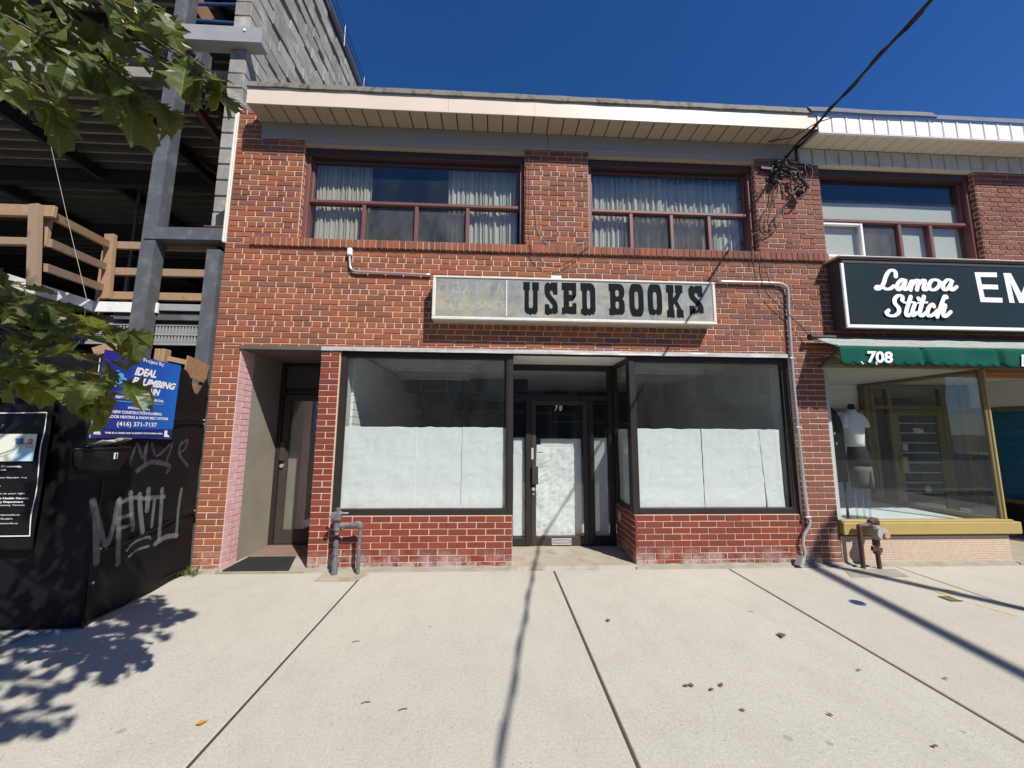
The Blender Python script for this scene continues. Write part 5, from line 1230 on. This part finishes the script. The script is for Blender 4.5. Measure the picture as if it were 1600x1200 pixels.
for i, (l, wd) in enumerate((([(530, 480), (560, 400), (580, 460), (600, 395), (590, 470)], 10), ([(620, 400), (640, 450), (700, 400), (680, 470)], 9), ([(740, 395), (730, 440), (765, 490)], 12), ([(740, 400), (765, 385), (755, 420), (735, 435)], 9), ([(560, 510), (620, 475), (690, 490), (680, 515)], 16))):
    P = smooth_path(z3b(l, .024+.0012*i), 4); ribbon(gr, P, wd/2.609/FPX*3.9, HN)
put('graffiti', gr, 'spray2', HB)

# blue contractor sign on the hoarding's side
BS = thing('contractor_sign', 'blue plumbing contractor sign with white lettering on the black hoarding', 'sign', hs(.8, 1.3, .03))
OB = .035
def bp(x, y, o=OB): return on(x, y, HA+HN*o, HN)
def b7(x, y, o=OB): return bp(120+x/6.667, 540+y/6.667, o)
cor = [bp(138, 684), bp(268, 686), bp(283, 571), bp(165, 546)]
mb = MB(); mb.v = [tuple(p) for p in cor]+[tuple(p-HN*.006) for p in cor]; mb.f = [(0, 1, 2, 3), (7, 6, 5, 4), (0, 4, 5, 1), (1, 5, 6, 2), (2, 6, 7, 3), (3, 7, 4, 0)]
put('board', mb, 'blue_sign', BS)
e1 = .0012
bd = [b7(128, 965, OB+e1), b7(988, 965, OB+e1), b7(1000, 872, OB+e1), b7(140, 865, OB+e1)]
put('footer_band', MB().add(bd, [(0, 1, 2, 3)]), 'navy', BS)
TX = [('Another Project By:', (480, 118), (912, 218), (478, 75), .0, .01, 'white'), ('IDEAL', (600, 300), (825, 335), (614, 225), .12, .05, 'white'), ('PLUMBING', (568, 395), (1022, 460), (585, 325), .12, .05, 'white'), ('& DRAIN', (555, 478), (862, 520), (566, 415), .12, .05, 'white'),
      ('RESIDENTIAL - COMMERCIAL', (403, 545), (905, 592), (406, 518), 0, .03, 'white'), ('SPECIALIZING IN:', (530, 655), (785, 676), (532, 635), 0, .03, 'white'), ('NEW CONSTRUCTION PLUMBING,', (372, 702), (886, 728), (374, 672), 0, .03, 'white'),
      ('IN-FLOOR HEATING & SNOW MELT SYSTEMS', (258, 748), (950, 776), (260, 718), 0, .03, 'white'), ('(416) 371-7137', (415, 836), (832, 846), (417, 790), 0, .02, 'white'), ('THIS IS A HARD HAT & SAFETY FOOTWEAR AREA', (290, 916), (893, 924), (291, 899), 0, .04, 'white')]
for s, lb, rb, lt_, sh_, bo, mt_ in TX:
    put('lettering', text_mb(s, b7(*lb, OB+.002), b7(*rb, OB+.002), b7(*lt_, OB+.002), HN, shear=sh_*2, bold=bo, thick=.001), mt_, BS)
put('rule', ribbon(MB(), [b7(395, 574, OB+.002), b7(905, 614, OB+.002)], .006, HN, False), 'cyan', BS)
put('logo', join(ribbon(MB(), [b7(x, y, OB+.002) for x, y in ((385, 285), (430, 275), (475, 315))], .03, HN), ribbon(MB(), [b7(x, y, OB+.0025) for x, y in ((390, 370), (440, 355), (500, 355))], .035, HN), ribbon(MB(), smooth_path([b7(x, y, OB+.003) for x, y in ((400, 420), (470, 380), (530, 400), (535, 440))], 4), .016, HN)), 'cyan', BS)
put('edge_strip', ribbon(MB(), [b7(243, 130, OB+.002), b7(135, 960, OB+.002)], .008, HN, False), 'white', BS)
hh = [b7(210+36*math.cos(a), 912-42*max(0, math.sin(a)), OB+.003) for a in [math.pi*i/10 for i in range(11)]]
put('hard_hat_icon', join(MB().add(hh, [tuple(range(10, -1, -1))]), ribbon(MB(), [b7(172, 918, OB+.003), b7(248, 922, OB+.003)], .006, HN)), 'white', BS)
bt = [(915, 885), (945, 885), (942, 925), (962, 940), (965, 953), (908, 950)]
put('boot_icon', MB().add([b7(x, y, OB+.003) for x, y in bt[::-1]], [tuple(range(6))]), 'white', BS)
# leaflet holder
LH = thing('leaflet_holder', 'round black leaflet bucket fixed to the hoarding below the blue sign', 'leaflet holder', hs(.9, 1.2, .05))
pc = bp(172, 700, .09); w0 = (bp(206, 712, .02)-bp(134, 712, .02)).length/2*.98
def tray(u, v):
    a = math.pi*u; z = pc.z-.005-.155*v; k = 1-.10*v-.25*max(0, v-.65)*2
    return Vector((pc.x, pc.y, 0))-HN*.075 + HU*(math.cos(a)*w0*k)+HN*(math.sin(a)*.13*k)+Vector((0, 0, z))
solid(put('bucket', MB().grid(tray, 20, 8), 'black', LH, True), .006)
put('rim', MB().tube([Vector((pc.x, pc.y, pc.z))-HN*.075+HU*(math.cos(a)*w0*1.03)+HN*(math.sin(a)*.135) for a in [math.pi*i/16 for i in range(17)]], .010, 6), 'black', LH)
put('back_plate', MB().prism([(w0*1.05*math.cos(math.pi*i/12), .07*math.sin(math.pi*i/12)) for i in range(13)]+[(-w0, -.20), (w0, -.20)], Vector((pc.x, pc.y, pc.z-.01))-HN*.072, HU, (0, 0, 1), HN*.006), 'black', LH)
put('bucket_floor', MB().add([Vector((pc.x, pc.y, pc.z-.10))-HN*.075+HU*(math.cos(a)*w0*.95)+HN*(math.sin(a)*.12) for a in [math.pi*i/10 for i in range(11)]], [tuple(range(11))]), 'black', LH)
put('number_sticker', join(MB().add([tuple(bp(x, y, .02)+HN*.125*0) for x, y in ((156, 716), (163, 716), (164, 708), (157, 707))], [(0, 1, 2, 3)])), 'white', LH) if False else None
pn = Vector((pc.x, pc.y, pc.z-.055))-HN*.075+HN*.134+HU*(.02)
put('number_sticker', MB().add([pn+HU*.016+Vector((0, 0, -.022)), pn-HU*.016+Vector((0, 0, -.022)), pn-HU*.016+Vector((0, 0, .022)), pn+HU*.016+Vector((0, 0, .022))], [(0, 1, 2, 3)]), 'white', LH)
put('number', text_mb('1', pn+HU*.006+Vector((0, 0, -.017))+HN*.002, pn-HU*.006+Vector((0, 0, -.017))+HN*.002, pn+HU*.006+Vector((0, 0, .016))+HN*.002, HN, bold=.05), 'black', LH)
for i, (dx, rot, mt_, lab) in enumerate(((.05, .25, 'map_land', 'folded pale green leaflet in the leaflet bucket'), (.0, -.1, 'blouse', 'folded white leaflet in the leaflet bucket'), (-.04, -.3, 'fascia', 'cream leaflet lying in the leaflet bucket'), (-.085, .2, 'yellow', 'yellow leaflet at the edge of the leaflet bucket'))):
    o_ = Vector((pc.x, pc.y, pc.z+.028+.005*i))+HU*dx-HN*.02
    d1 = (HU*math.cos(rot)+Vector((0, 0, 1))*math.sin(rot)*.4)*.055; d2 = (HN*.05+Vector((0, 0, .022)))
    mb = MB(); vs = [o_-d1-d2, o_+d1-d2, o_+d1+d2, o_-d1+d2]; vs += [p+Vector((0, 0, .007)) for p in vs]; mb.add(vs, [(0, 1, 2, 3), (7, 6, 5, 4), (0, 4, 5, 1), (1, 5, 6, 2), (2, 6, 7, 3), (3, 7, 4, 0)])
    L_ = put('leaflet', mb, mt_); tag(L_, lab, 'leaflet', 'leaflets in the bucket')
    put('printed_strip', MB().add([vs[4]+(vs[5]-vs[4])*.2+Vector((0, 0, .001)), vs[4]+(vs[5]-vs[4])*.5+Vector((0, 0, .001)), vs[7]+(vs[6]-vs[7])*.5+Vector((0, 0, .001)), vs[7]+(vs[6]-vs[7])*.2+Vector((0, 0, .001))], [(0, 1, 2, 3)]), ('awning_green', 'red', 'orange_leaf', 'yellow')[i], L_)
# poster on the hoarding's front
PO = thing('poster', 'black site poster with map and white border on the hoarding front', 'poster', (-3.6, -1.15, 1.0))
def p8(x, y, o=0.0): return aY(x/4.615, 620+y/4.615, -1.165-o)
put('poster_sheet', MB().grid(lambda u, v: (-4.6+1.36*u, -1.162+.006*noise.noise(Vector((u*4, v*4, 0))), .56+1.02*v), 20, 16), 'sign_black', PO)
bdr = [p8(-220, 118, .006), p8(100, 117, .006), p8(338, 113, .006)]
put('border', join(ribbon(MB(), bdr, .007, (0, -1, 0)), ribbon(MB(), smooth_path([p8(x, y, .007) for x, y in ((338, 113), (320, 250), (290, 380), (265, 660), (225, 850), (214, 1000))], 5), .007, (0, -1, 0)), ribbon(MB(), [p8(214, 1003, .008), p8(-220, 1008, .008)], .007, (0, -1, 0))), 'white', PO)
ml = [(270, 268), (235, 465), (-220, 465), (-200, 268)]
put('map', MB().add([p8(x, y, .008) for x, y in ml], [(3, 2, 1, 0)]), 'map_land', PO)
mwv = [(260, 330), (235, 463), (85, 463), (110, 400), (150, 360), (200, 345)]
put('map_water', MB().add([p8(x, y, .0095) for x, y in mwv], [tuple(range(5, -1, -1))]), 'map_water', PO)
put('map_road', ribbon(MB(), smooth_path([p8(x, y, .011) for x, y in ((-60, 430), (20, 405), (100, 375), (140, 345), (215, 335))], 4), .006, (0, -1, 0)), 'map_road', PO)
put('map_road', ribbon(MB(), smooth_path([p8(x, y, .0115) for x, y in ((-60, 440), (40, 420), (120, 375), (180, 345))], 4), .003, (0, -1, 0)), 'map_road', PO)
put('map_label', MB().add([p8(x, y, .0125) for x, y in ((110, 340), (165, 338), (167, 298), (112, 302))], [(0, 1, 2, 3)]), 'blue_label', PO)
pin = [(217+15*math.cos(a), 320-15*math.sin(a)) for a in [math.radians(d_) for d_ in range(-30, 211, 20)]]+[(216, 348)]
put('map_pin', MB().add([p8(x, y, .0125) for x, y in pin], [tuple(range(len(pin)))]), 'red', PO)
put('map_pin', MB().add([p8(217+6*math.cos(a), 320-6*math.sin(a), .0135) for a in [i*.785 for i in range(8)]], [tuple(range(8))]), 'white', PO)
for y_ in (345, 357, 368): put('map_caption', ribbon(MB(), [p8(182, y_, .012), p8(240, y_-3, .012)], .0025, (0, -1, 0), False), 'red', PO)
for s, lx, rx, y_, hpx, bo, shr in (('y', 5, 36, 215, 26, .0, .3), ('the Queensway,', -40, 157, 508, 13, .03, 0), ('obicoke', -40, 44, 532, 13, .03, 0), ('turn onto Glendale Ave', -75, 194, 588, 11, 0, 0), ('the', -25, 7, 648, 11, 0, 0), ('is on your right', -3, 180, 703, 12, 0, 0),
                                ("St. Joseph's Health Centre", -130, 204, 738, 13, .03, 0), ('Emergency Department', -110, 168, 764, 13, .03, 0), ('The Queensway, Toronto', -100, 180, 787, 12, 0, 0), ('hello@tempostudio.ca', -100, 142, 857, 12, 0, 0), ('416-770-0071', -60, 89, 887, 12, 0, 0), ('www.tempostudio.ca', -90, 129, 918, 12, 0, 0)):
    put('lettering', text_mb(s, p8(lx, y_, .009), p8(rx, y_-1, .009), p8(lx, y_-hpx, .009), (0, -1, 0), shear=shr, bold=bo, thick=.001), 'white', PO)

# ------------------------------------------------------------------ street tree at the left
T = thing('street_tree', 'street tree whose leafy oak branches hang into the left of the view', 'tree', (-4.9, -5.2, 0))
LO = [(0, .035), (.07, .09), (.13, .10), (.20, .25), (.235, .14), (.33, .20), (.42, .42), (.475, .24), (.55, .27), (.67, .43), (.70, .23), (.78, .22), (.88, .25), (.90, .10), (1.0, .0)]
def leafmesh(fold, bend, twist, seed):
    mb = MB(); random.seed(seed)
    def P(x, y): return (x, y, abs(y)*fold+bend*x*x+twist*y*x+.05*math.sin(x*9+seed)*abs(y)*2+.03*math.sin(y*14+x*6))
    n = len(LO)
    jl = [(x+random.uniform(-.015, .015), w_*random.uniform(.85, 1.12)) for x, w_ in LO]; jr = [(x+random.uniform(-.015, .015), w_*random.uniform(.85, 1.12)) for x, w_ in LO]
    for i in range(n):
        x = LO[i][0]; mb.v += [P(x, 0), P(jl[i][0]*.7+x*.3, jl[i][1]*.5), P(jl[i][0]+.03, jl[i][1]), P(jr[i][0]*.7+x*.3, -jr[i][1]*.5), P(jr[i][0]+.03, -jr[i][1])]
    for i in range(n-1):
        a, b = 5*i, 5*(i+1)
        mb.f += [(a, b, b+1, a+1), (a+1, b+1, b+2, a+2), (a, a+3, b+3, b), (a+3, a+4, b+4, b+3)]
    k = len(mb.v); mb.v += [(-.22, .010, .02), (-.22, -.010, .02), (.02, -.010, 0), (.02, .010, 0)]; mb.f.append((k, k+1, k+2, k+3))
    return mb
LM = [leafmesh(f_, b_, t_, s_) for f_, b_, t_, s_ in ((.25, -.25, .1, 1), (.45, -.40, -.15, 2), (.12, .15, .2, 3), (.35, -.55, 0, 4), (.55, -.15, .25, 5))]
LME = [q.mesh('leaf', 'leaf') for q in LM]
random.seed(11)
leaves = []
def leaf_at(p, d, up, s):
    d = Vector(d).normalized(); up = Vector(up); y = up.cross(d)
    if y.length < .05: y = Vector((1, .2, 0)).cross(d)
    y.normalize(); z = d.cross(y)
    m = Matrix((d, y, z)).transposed().to_4x4(); m.translation = Vector(p)+d*.2*s
    leaves.append((m @ Matrix.Scale(s, 4), random.randrange(5)))
twmb = MB()
TW_VIEW = True
def twig(pts, r0, r1, nl, size, spread=1.0, droop=.3, tip=True, start=.15):
    P = smooth_path(pts, 6); n = len(P); rr = [r0+(r1-r0)*i/(n-1) for i in range(n)]
    if TW_VIEW: put('twig', MB().tube(P, rr, 6), 'twig', T, True)
    else: twmb.tube(P, rr, 6)
    for k in range(nl):
        f_ = start+(1-start)*(k+random.random()*.6)/nl; i = min(n-2, int(f_*(n-1))); p = P[i]; t = (P[i+1]-P[i]).normalized()
        sd = t.cross(Vector((0, 0, 1))); sd = sd.normalized() if sd.length > .05 else Vector((1, 0, 0))
        s_ = 1 if k % 2 else -1
        d = t*random.uniform(.35, .95)+sd*s_*random.uniform(.3, .9)*spread+Vector((0, 0, -droop*random.uniform(.2, 1.6)))
        up = Vector((random.gauss(0, .45), random.gauss(0, .45), 1))
        leaf_at(p, d, up, size*random.uniform(.7, 1.15))
    if tip: leaf_at(P[-1], (P[-1]-P[-3])+Vector((0, 0, -.02)), Vector((random.gauss(0, .4), random.gauss(0, .4), 1)), size)
def V3(l): return [aD(x, y, d_) for x, y, d_ in l]
# upper cluster
twig(V3([(-260, -330, 1.5), (-60, -120, 1.5), (90, 0, 1.45), (190, 60, 1.4), (262, 95, 1.38)]), .012, .004, 12, .155, .8, .35)
twig(V3([(-60, -120, 1.5), (60, -60, 1.42), (170, -30, 1.38), (235, 5, 1.36)]), .008, .003, 9, .155, .8, .4)
twig(V3([(90, 0, 1.45), (130, 60, 1.4), (175, 110, 1.36)]), .005, .0025, 6, .16, .8, .5)
twig(V3([(-120, -120, 1.55), (-20, 0, 1.5), (60, 60, 1.46), (100, 90, 1.42)]), .008, .003, 9, .16, .9, .45)
twig(V3([(-180, -60, 1.5), (-80, 40, 1.45), (-10, 80, 1.42), (30, 125, 1.4)]), .007, .003, 8, .16, .8, .4)
twig(V3([(-140, -140, 1.7), (-40, -60, 1.65), (20, -10, 1.6), (60, 20, 1.58)]), .008, .003, 12, .165, 1.0, .3)
twig(V3([(-200, -100, 1.8), (-100, 10, 1.75), (-30, 40, 1.7), (20, 60, 1.7)]), .008, .003, 12, .165, 1.0, .3)
twig(V3([(120, -60, 1.5), (160, -10, 1.45), (210, 15, 1.42)]), .006, .003, 5, .16, .8, .5)
twig(V3([(60, -60, 1.42), (150, -10, 1.36), (215, 45, 1.32), (275, 85, 1.30), (300, 105, 1.29)]), .006, .003, 10, .155, .8, .5)
twig(V3([(0, 20, 1.45), (90, 70, 1.38), (150, 120, 1.34), (190, 150, 1.32)]), .005, .0025, 9, .155, .8, .5)
twig(V3([(-80, 60, 1.45), (0, 110, 1.4), (50, 130, 1.36), (70, 145, 1.35)]), .005, .0025, 8, .15, .8, .4)
twig(V3([(200, 30, 1.4), (262, 70, 1.36), (310, 100, 1.34), (330, 112, 1.33)]), .005, .0025, 7, .15, .8, .5)
twig(V3([(100, 40, 1.42), (180, 110, 1.37), (235, 150, 1.34)]), .005, .0025, 7, .15, .8, .5)
twig(V3([(-60, 40, 1.5), (20, 60, 1.45), (90, 50, 1.42), (150, 70, 1.4)]), .005, .0025, 9, .15, .9, .4)
# lower cluster
twig(V3([(-60, 530, 1.46), (60, 560, 1.42), (130, 580, 1.38), (185, 590, 1.36)]), .006, .0025, 11, .135, .9, .4)
twig(V3([(-40, 500, 1.5), (80, 500, 1.46), (150, 505, 1.43), (195, 515, 1.41)]), .006, .0025, 9, .125, .9, .15)
twig(V3([(-80, 560, 1.45), (20, 585, 1.42), (70, 595, 1.39), (125, 600, 1.37), (145, 612, 1.36)]), .006, .0025, 7, .13, .8, .5)
twig(V3([(-120, 430, 1.55), (-20, 460, 1.5), (40, 465, 1.47), (70, 470, 1.45)]), .006, .0025, 9, .13, .9, .2)
twig(V3([(-420, 300, 1.6), (-200, 420, 1.55), (-20, 500, 1.48), (90, 545, 1.44), (150, 556, 1.42)]), .012, .003, 14, .13, .9, .2)
twig(V3([(-200, 420, 1.55), (-70, 470, 1.5), (20, 475, 1.46), (60, 490, 1.44)]), .007, .003, 10, .13, 1.0, .15)
twig(V3([(-20, 500, 1.48), (60, 520, 1.44), (120, 520, 1.42), (165, 515, 1.40)]), .006, .0025, 10, .13, .8, .1)
twig(V3([(-20, 500, 1.48), (40, 560, 1.44), (90, 580, 1.4), (120, 600, 1.38)]), .006, .0025, 9, .13, .8, .45)
twig(V3([(-200, 480, 1.5), (-90, 540, 1.45), (-20, 560, 1.42), (20, 570, 1.4)]), .007, .003, 10, .13, .9, .45)
twig(V3([(-160, 380, 1.7), (-60, 430, 1.65), (20, 440, 1.6), (40, 455, 1.58)]), .007, .003, 10, .125, 1.0, .25)
twig(V3([(-200, 350, 1.5), (-110, 390, 1.5), (-50, 405, 1.45), (-10, 418, 1.45)]), .007, .003, 6, .125, .8, .25)
random.seed(23)
TW_VIEW = False
# crown above and behind the camera: throws the dappled shade on the pavement
def shade_leaf(gx, gy, h):
    s_ = h/1.338; return Vector((gx+.70*s_, gy-1.0*s_, h))
anchors = []
for gx, gy, h, ln, nl in ((-2.42, -.87, 3.3, .55, 11), (-2.62, -1.0, 3.4, .6, 12), (-2.85, -1.15, 3.5, .6, 14), (-2.35, -1.2, 3.2, .5, 9), (-2.6, -1.35, 3.3, .6, 13), (-2.25, -1.55, 3.1, .5, 9), (-2.45, -1.7, 3.2, .6, 12), (-2.15, -1.95, 3.0, .45, 8), (-2.4, -2.1, 3.2, .6, 12), (-2.1, -2.3, 3.1, .5, 8), (-3.0, -1.5, 3.5, .7, 14), (-2.85, -1.85, 3.5, .7, 14), (-3.2, -1.25, 3.7, .7, 14), (-2.7, -2.3, 3.4, .7, 14), (-3.4, -1.6, 3.8, .8, 12), (-3.6, -1.3, 4.0, .8, 12), (-3.3, -2.0, 3.8, .8, 12), (-4.1, -1.5, 4.2, .8, 12)):
    e = shade_leaf(gx, gy, h); a = e+Vector((-.75, .05, .10))*ln+Vector((0, -.1, .05))
    anchors.append(a); twig([a, a.lerp(e, .5)+Vector((0, 0, .03)), e], .006, .002, nl, .15, 1.0, .2, start=.05)
CR = Vector((-3.6, -4.6, 4.6))
for k in range(46):
    a = random.uniform(0, 6.283); r = random.uniform(.4, 2.4); p = CR+Vector((math.cos(a)*r, math.sin(a)*r-.8, random.uniform(-.6, 1.8)))
    if p.y > -3.6 and p.z < 4.4: continue
    G_ = p+Vector((-.7, 1.0, -1.338))*(p.z/1.338)
    if G_.x > -2.3 and G_.y > -2.6: continue
    d_ = Vector((random.gauss(0, 1), random.gauss(0, 1), random.gauss(0, .3))).normalized()*.5
    twig([p-d_, p, p+d_], .006, .002, 12, .16, 1.1, .2, start=.0)
tr = MB(); tr.tube([(-4.9, -5.2, -.2), (-4.88, -5.18, .4), (-4.82, -5.15, 1.4), (-4.7, -5.1, 2.4), (-4.5, -5.0, 3.4), (-4.2, -4.9, 4.4), (-3.9, -4.7, 5.6)], [.15, .115, .10, .095, .085, .065, .02], 12)
put('trunk', tr, 'bark', T, True)
br = MB()
for a in anchors[::2]: br.tube(smooth_path([(-4.55, -5.02, 3.1), Vector((-4.55, -5.02, 3.1)).lerp(a, .5)+Vector((0, -.1, .25)), a], 4), [.028]*4+[.018]*4+[.007], 6)
for a in (V3([(-260, -330, 1.5)])[0], V3([(-60, -120, 1.5)])[0], V3([(-420, 300, 1.6)])[0], V3([(-200, 420, 1.55)])[0], V3([(-200, 480, 1.5)])[0], V3([(-120, -120, 1.55)])[0], V3([(-200, -100, 1.8)])[0]):
    br.tube(smooth_path([(-4.72, -5.1, 2.3), Vector((-4.72, -5.1, 2.3)).lerp(a, .55)+Vector((-.25, .1, .2)), a], 5), [.03]*5+[.018]*5+[.011], 6)
put('branches', br, 'bark', T, True, kind='stuff'); put('twigs', twmb, 'twig', T, True, kind='stuff')
def vis(m):
    d = m.translation-CAM; dep = d.dot(FWD)
    if dep < .15: return 0
    px, py = 800+FPX*d.dot(RT)/dep, 600-FPX*d.dot(UP)/dep
    return 1/dep if -120 < px < 1650 and -120 < py < 1250 else 0
leaves.sort(key=lambda q: -vis(q[0]))
nv = min(300, sum(1 for q in leaves if vis(q[0]) > 0))
for m_, k in leaves[:nv]:
    o = bpy.data.objects.new('leaf', LME[k]); C.objects.link(o); o.parent = T; o.matrix_parent_inverse = Matrix.Translation(-T.location); o.matrix_basis = m_
rest = MB()
for m_, k in leaves[nv:]: rest.add([m_ @ Vector(v) for v in LM[k].v], LM[k].f)
put('foliage', rest, 'leaf', T, kind='stuff')
print('leaves', len(leaves), nv)

# ------------------------------------------------------------------ small things on the pavement
random.seed(5)
def fallen(px, py, s, mat, lab, grp=None):
    p = aZ(px, py, .004); k = random.uniform(0, 6.28); mb = MB(); q = LM[random.randrange(5)]
    mb.add([(p.x+s*((x-.5)*math.cos(k)-y*math.sin(k)), p.y+s*((x-.5)*math.sin(k)+y*math.cos(k)), p.z+.003+s*max(0, z+.35)*.3) for x, y, z in q.v], q.f)
    tag(put('fallen_leaf', mb, mat), lab, 'leaf', grp)
FG = 'dry fallen leaves on the pavement'
fallen(315, 1131, .045, 'orange_leaf', 'small orange fallen leaf on the pavement left of the diagonal joint')
fallen(950, 970, .04, 'dead_leaf', 'curled brown leaf on the slab in front of the entrance', FG)
for px, py, lab in ((1072, 1072, 'left one of two touching brown leaves on the middle slab'), (1080, 1071, 'right one of two touching brown leaves on the middle slab'), (1127, 1071, 'brown leaf farthest right in the small cluster on the middle slab'), (1112, 1078, 'brown leaf nearest the viewer in the small cluster on the middle slab')): fallen(px, py, .032, 'dead_leaf', lab, FG)
for px, py, lab in ((1297, 1117, 'curled brown leaf alone near the middle of the right joint'), (1462, 1167, 'small brown leaf at the bottom right corner of the pavement'), (1478, 1061, 'small brown leaf between the right joint and the lamp shadow'), (1343, 1048, 'small brown leaf just right of the right pavement joint'), (1160, 1110, 'tiny brown leaf below the cluster on the middle slab')): fallen(px, py, .026, 'dead_leaf', lab, FG)
fallen(1222, 994, .075, 'dead_leaf', 'dark brown leaf lying flat beside the right pavement joint')
for px, py, lab in ((555, 1003, 'tiny dry twig on the pavement nearest the shop, left of the middle'), (570, 1099, 'tiny dry twig on the pavement beside the diagonal joint'), (628, 1110, 'tiny dry twig on the pavement between the two long joints')): 
    p = aZ(px, py, .006); tag(put('dry_twig', MB().tube([p+Vector((-.02, 0, 0)), p+Vector((0, .008, .003)), p+Vector((.025, .012, 0))], .002, 5), 'dead_leaf'), lab, 'twig', 'dry twigs on the pavement')
# utility marks
cv = thing('valve_cover', 'small round iron utility cover with blue paint in the right slab', 'utility cover', aZ(1340, 942))
p = aZ(1340, 942); put('ring', MB().tube([(p.x, p.y, -.001), (p.x, p.y, .0035)], .055, 20), 'blue_label', cv); put('cap', MB().tube([(p.x, p.y, -.001), (p.x, p.y, .006)], .042, 20), 'steel_dark', cv)
cv = thing('valve_cover', 'small square iron utility cover beside the yellow pavement marking', 'utility cover', aZ(1485, 936))
p = aZ(1485, 936); put('frame', MB().bbox(p.x-.06, p.x+.06, p.y-.05, p.y+.05, -.001, .0035), 'steel_dark', cv); put('cap', MB().bbox(p.x-.045, p.x+.045, p.y-.036, p.y+.036, -.001, .006), 'pole_wood', cv)
ym = MB(); ribbon(ym, [aZ(1412, 903, .0045), aZ(1500, 937, .0045), aZ(1590, 962, .0045)], .022, (0, 0, 1), False)
ribbon(ym, [aZ(1465, 926, .006), aZ(1478, 927, .006)], .05, (0, 0, 1), False); ribbon(ym, [aZ(1478, 921, .006), aZ(1500, 924, .006)], .035, (0, 0, 1), False)
put('pavement_marking', ym, 'yellow_paint', sw)
put('pavement_patch', MB().add([aZ(490, 908, .003), aZ(556, 908, .003), aZ(580, 894, .003), aZ(508, 893, .003)], [(0, 1, 2, 3)]), 'threshold', sw)
put('pavement_patch', MB().add([aZ(1330, 902, .003), aZ(1420, 901, .003), aZ(1398, 889, .003), aZ(1318, 889, .003)], [(0, 1, 2, 3)]), 'ledge', sw)
wd = MB(); random.seed(3)
for k in range(60):
    p = Vector((-2.96+random.gauss(0, .05), -.10+random.gauss(0, .03), 0)); h = random.uniform(.03, .09); dx, dy = random.gauss(0, .03), random.gauss(0, .03)
    wd.add([p+Vector((-.004, 0, 0)), p+Vector((.004, 0, 0)), p+Vector((dx+.006, dy, h*.7)), p+Vector((dx*1.5, dy*1.5, h))], [(0, 1, 2, 3)])
tag(put('weeds', wd, 'weed', kind='stuff'), 'tuft of weeds in the corner between hoarding and brick pier', 'weeds')

# ------------------------------------------------------------------ unseen stand-in row added across the street for the shop glass to mirror
M['far_brick'] = pmat('far_brown_brick', (.16, .085, .06), .9, .2, 2); M['far_cream'] = pmat('far_cream_render', (.36, .33, .28), .9, .12, 2)
def far_shop(x0, x1, h, mt, lab):
    t = thing('shop_building', lab, 'building', ((x0+x1)/2, -24, -.1), 'stand-in shops across the street, mirrored in the windows'); 
    put('wall', MB().box(x0, x1, -32, -24, -.15, h), mt, t); put('cornice', MB().box(x0, x1, -24, -23.8, h-.35, h+.1), 'fascia', t)
    n = max(2, int((x1-x0)/2.4)); st = (x1-x0)/n
    for k in range(n):
        f = put('window', MB().bbox(x0+st*k+.5, x0+st*(k+1)-.5, -24.0, -23.93, 4.2, 5.9), 'lamp_white', t)
        put('pane', MB().box(x0+st*k+.58, x0+st*(k+1)-.58, -23.93, -23.92, 4.28, 5.82), 'interior_dark', f)
    f = put('shop_window', MB().bbox(x0+.4, x1-1.8, -24.0, -23.93, .4, 2.7), 'bronze', t); put('pane', MB().box(x0+.5, x1-1.9, -23.93, -23.92, .5, 2.6), 'interior_dark', f)
    f = put('door', MB().bbox(x1-1.5, x1-.5, -24.0, -23.93, 0, 2.6), 'bronze', t); put('sign_band', MB().box(x0+.2, x1-.2, -24.0, -23.85, 2.9, 3.6), 'sign_green', t)
for i, (x0, x1, h, mt, lab) in enumerate(((-40, -31, 7.4, 'far_brick', 'brown brick shop at the far left of the opposite row'), (-31, -21.5, 8.2, 'far_cream', 'cream rendered shop left in the opposite row'), (-21.5, -12, 7.2, 'far_brick', 'low brown brick shop left of the centre in the opposite row'), (-12, -3, 8.6, 'far_brick', 'tall brown brick shop near the centre of the opposite row'),
                                         (-3, 6.5, 7.4, 'far_cream', 'cream rendered shop opposite the bookshop'), (6.5, 15, 8.4, 'far_brick', 'tall brown brick shop right of the centre in the opposite row'), (15, 25, 7.2, 'far_cream', 'cream rendered shop right in the opposite row'), (25, 36, 8.0, 'far_brick', 'brown brick shop at the far right of the opposite row'))): far_shop(x0, x1, h, mt, lab)
put('sidewalk', MB().box(-60, 60, -24, -20, -.158, -.01), 'threshold', kind='structure')
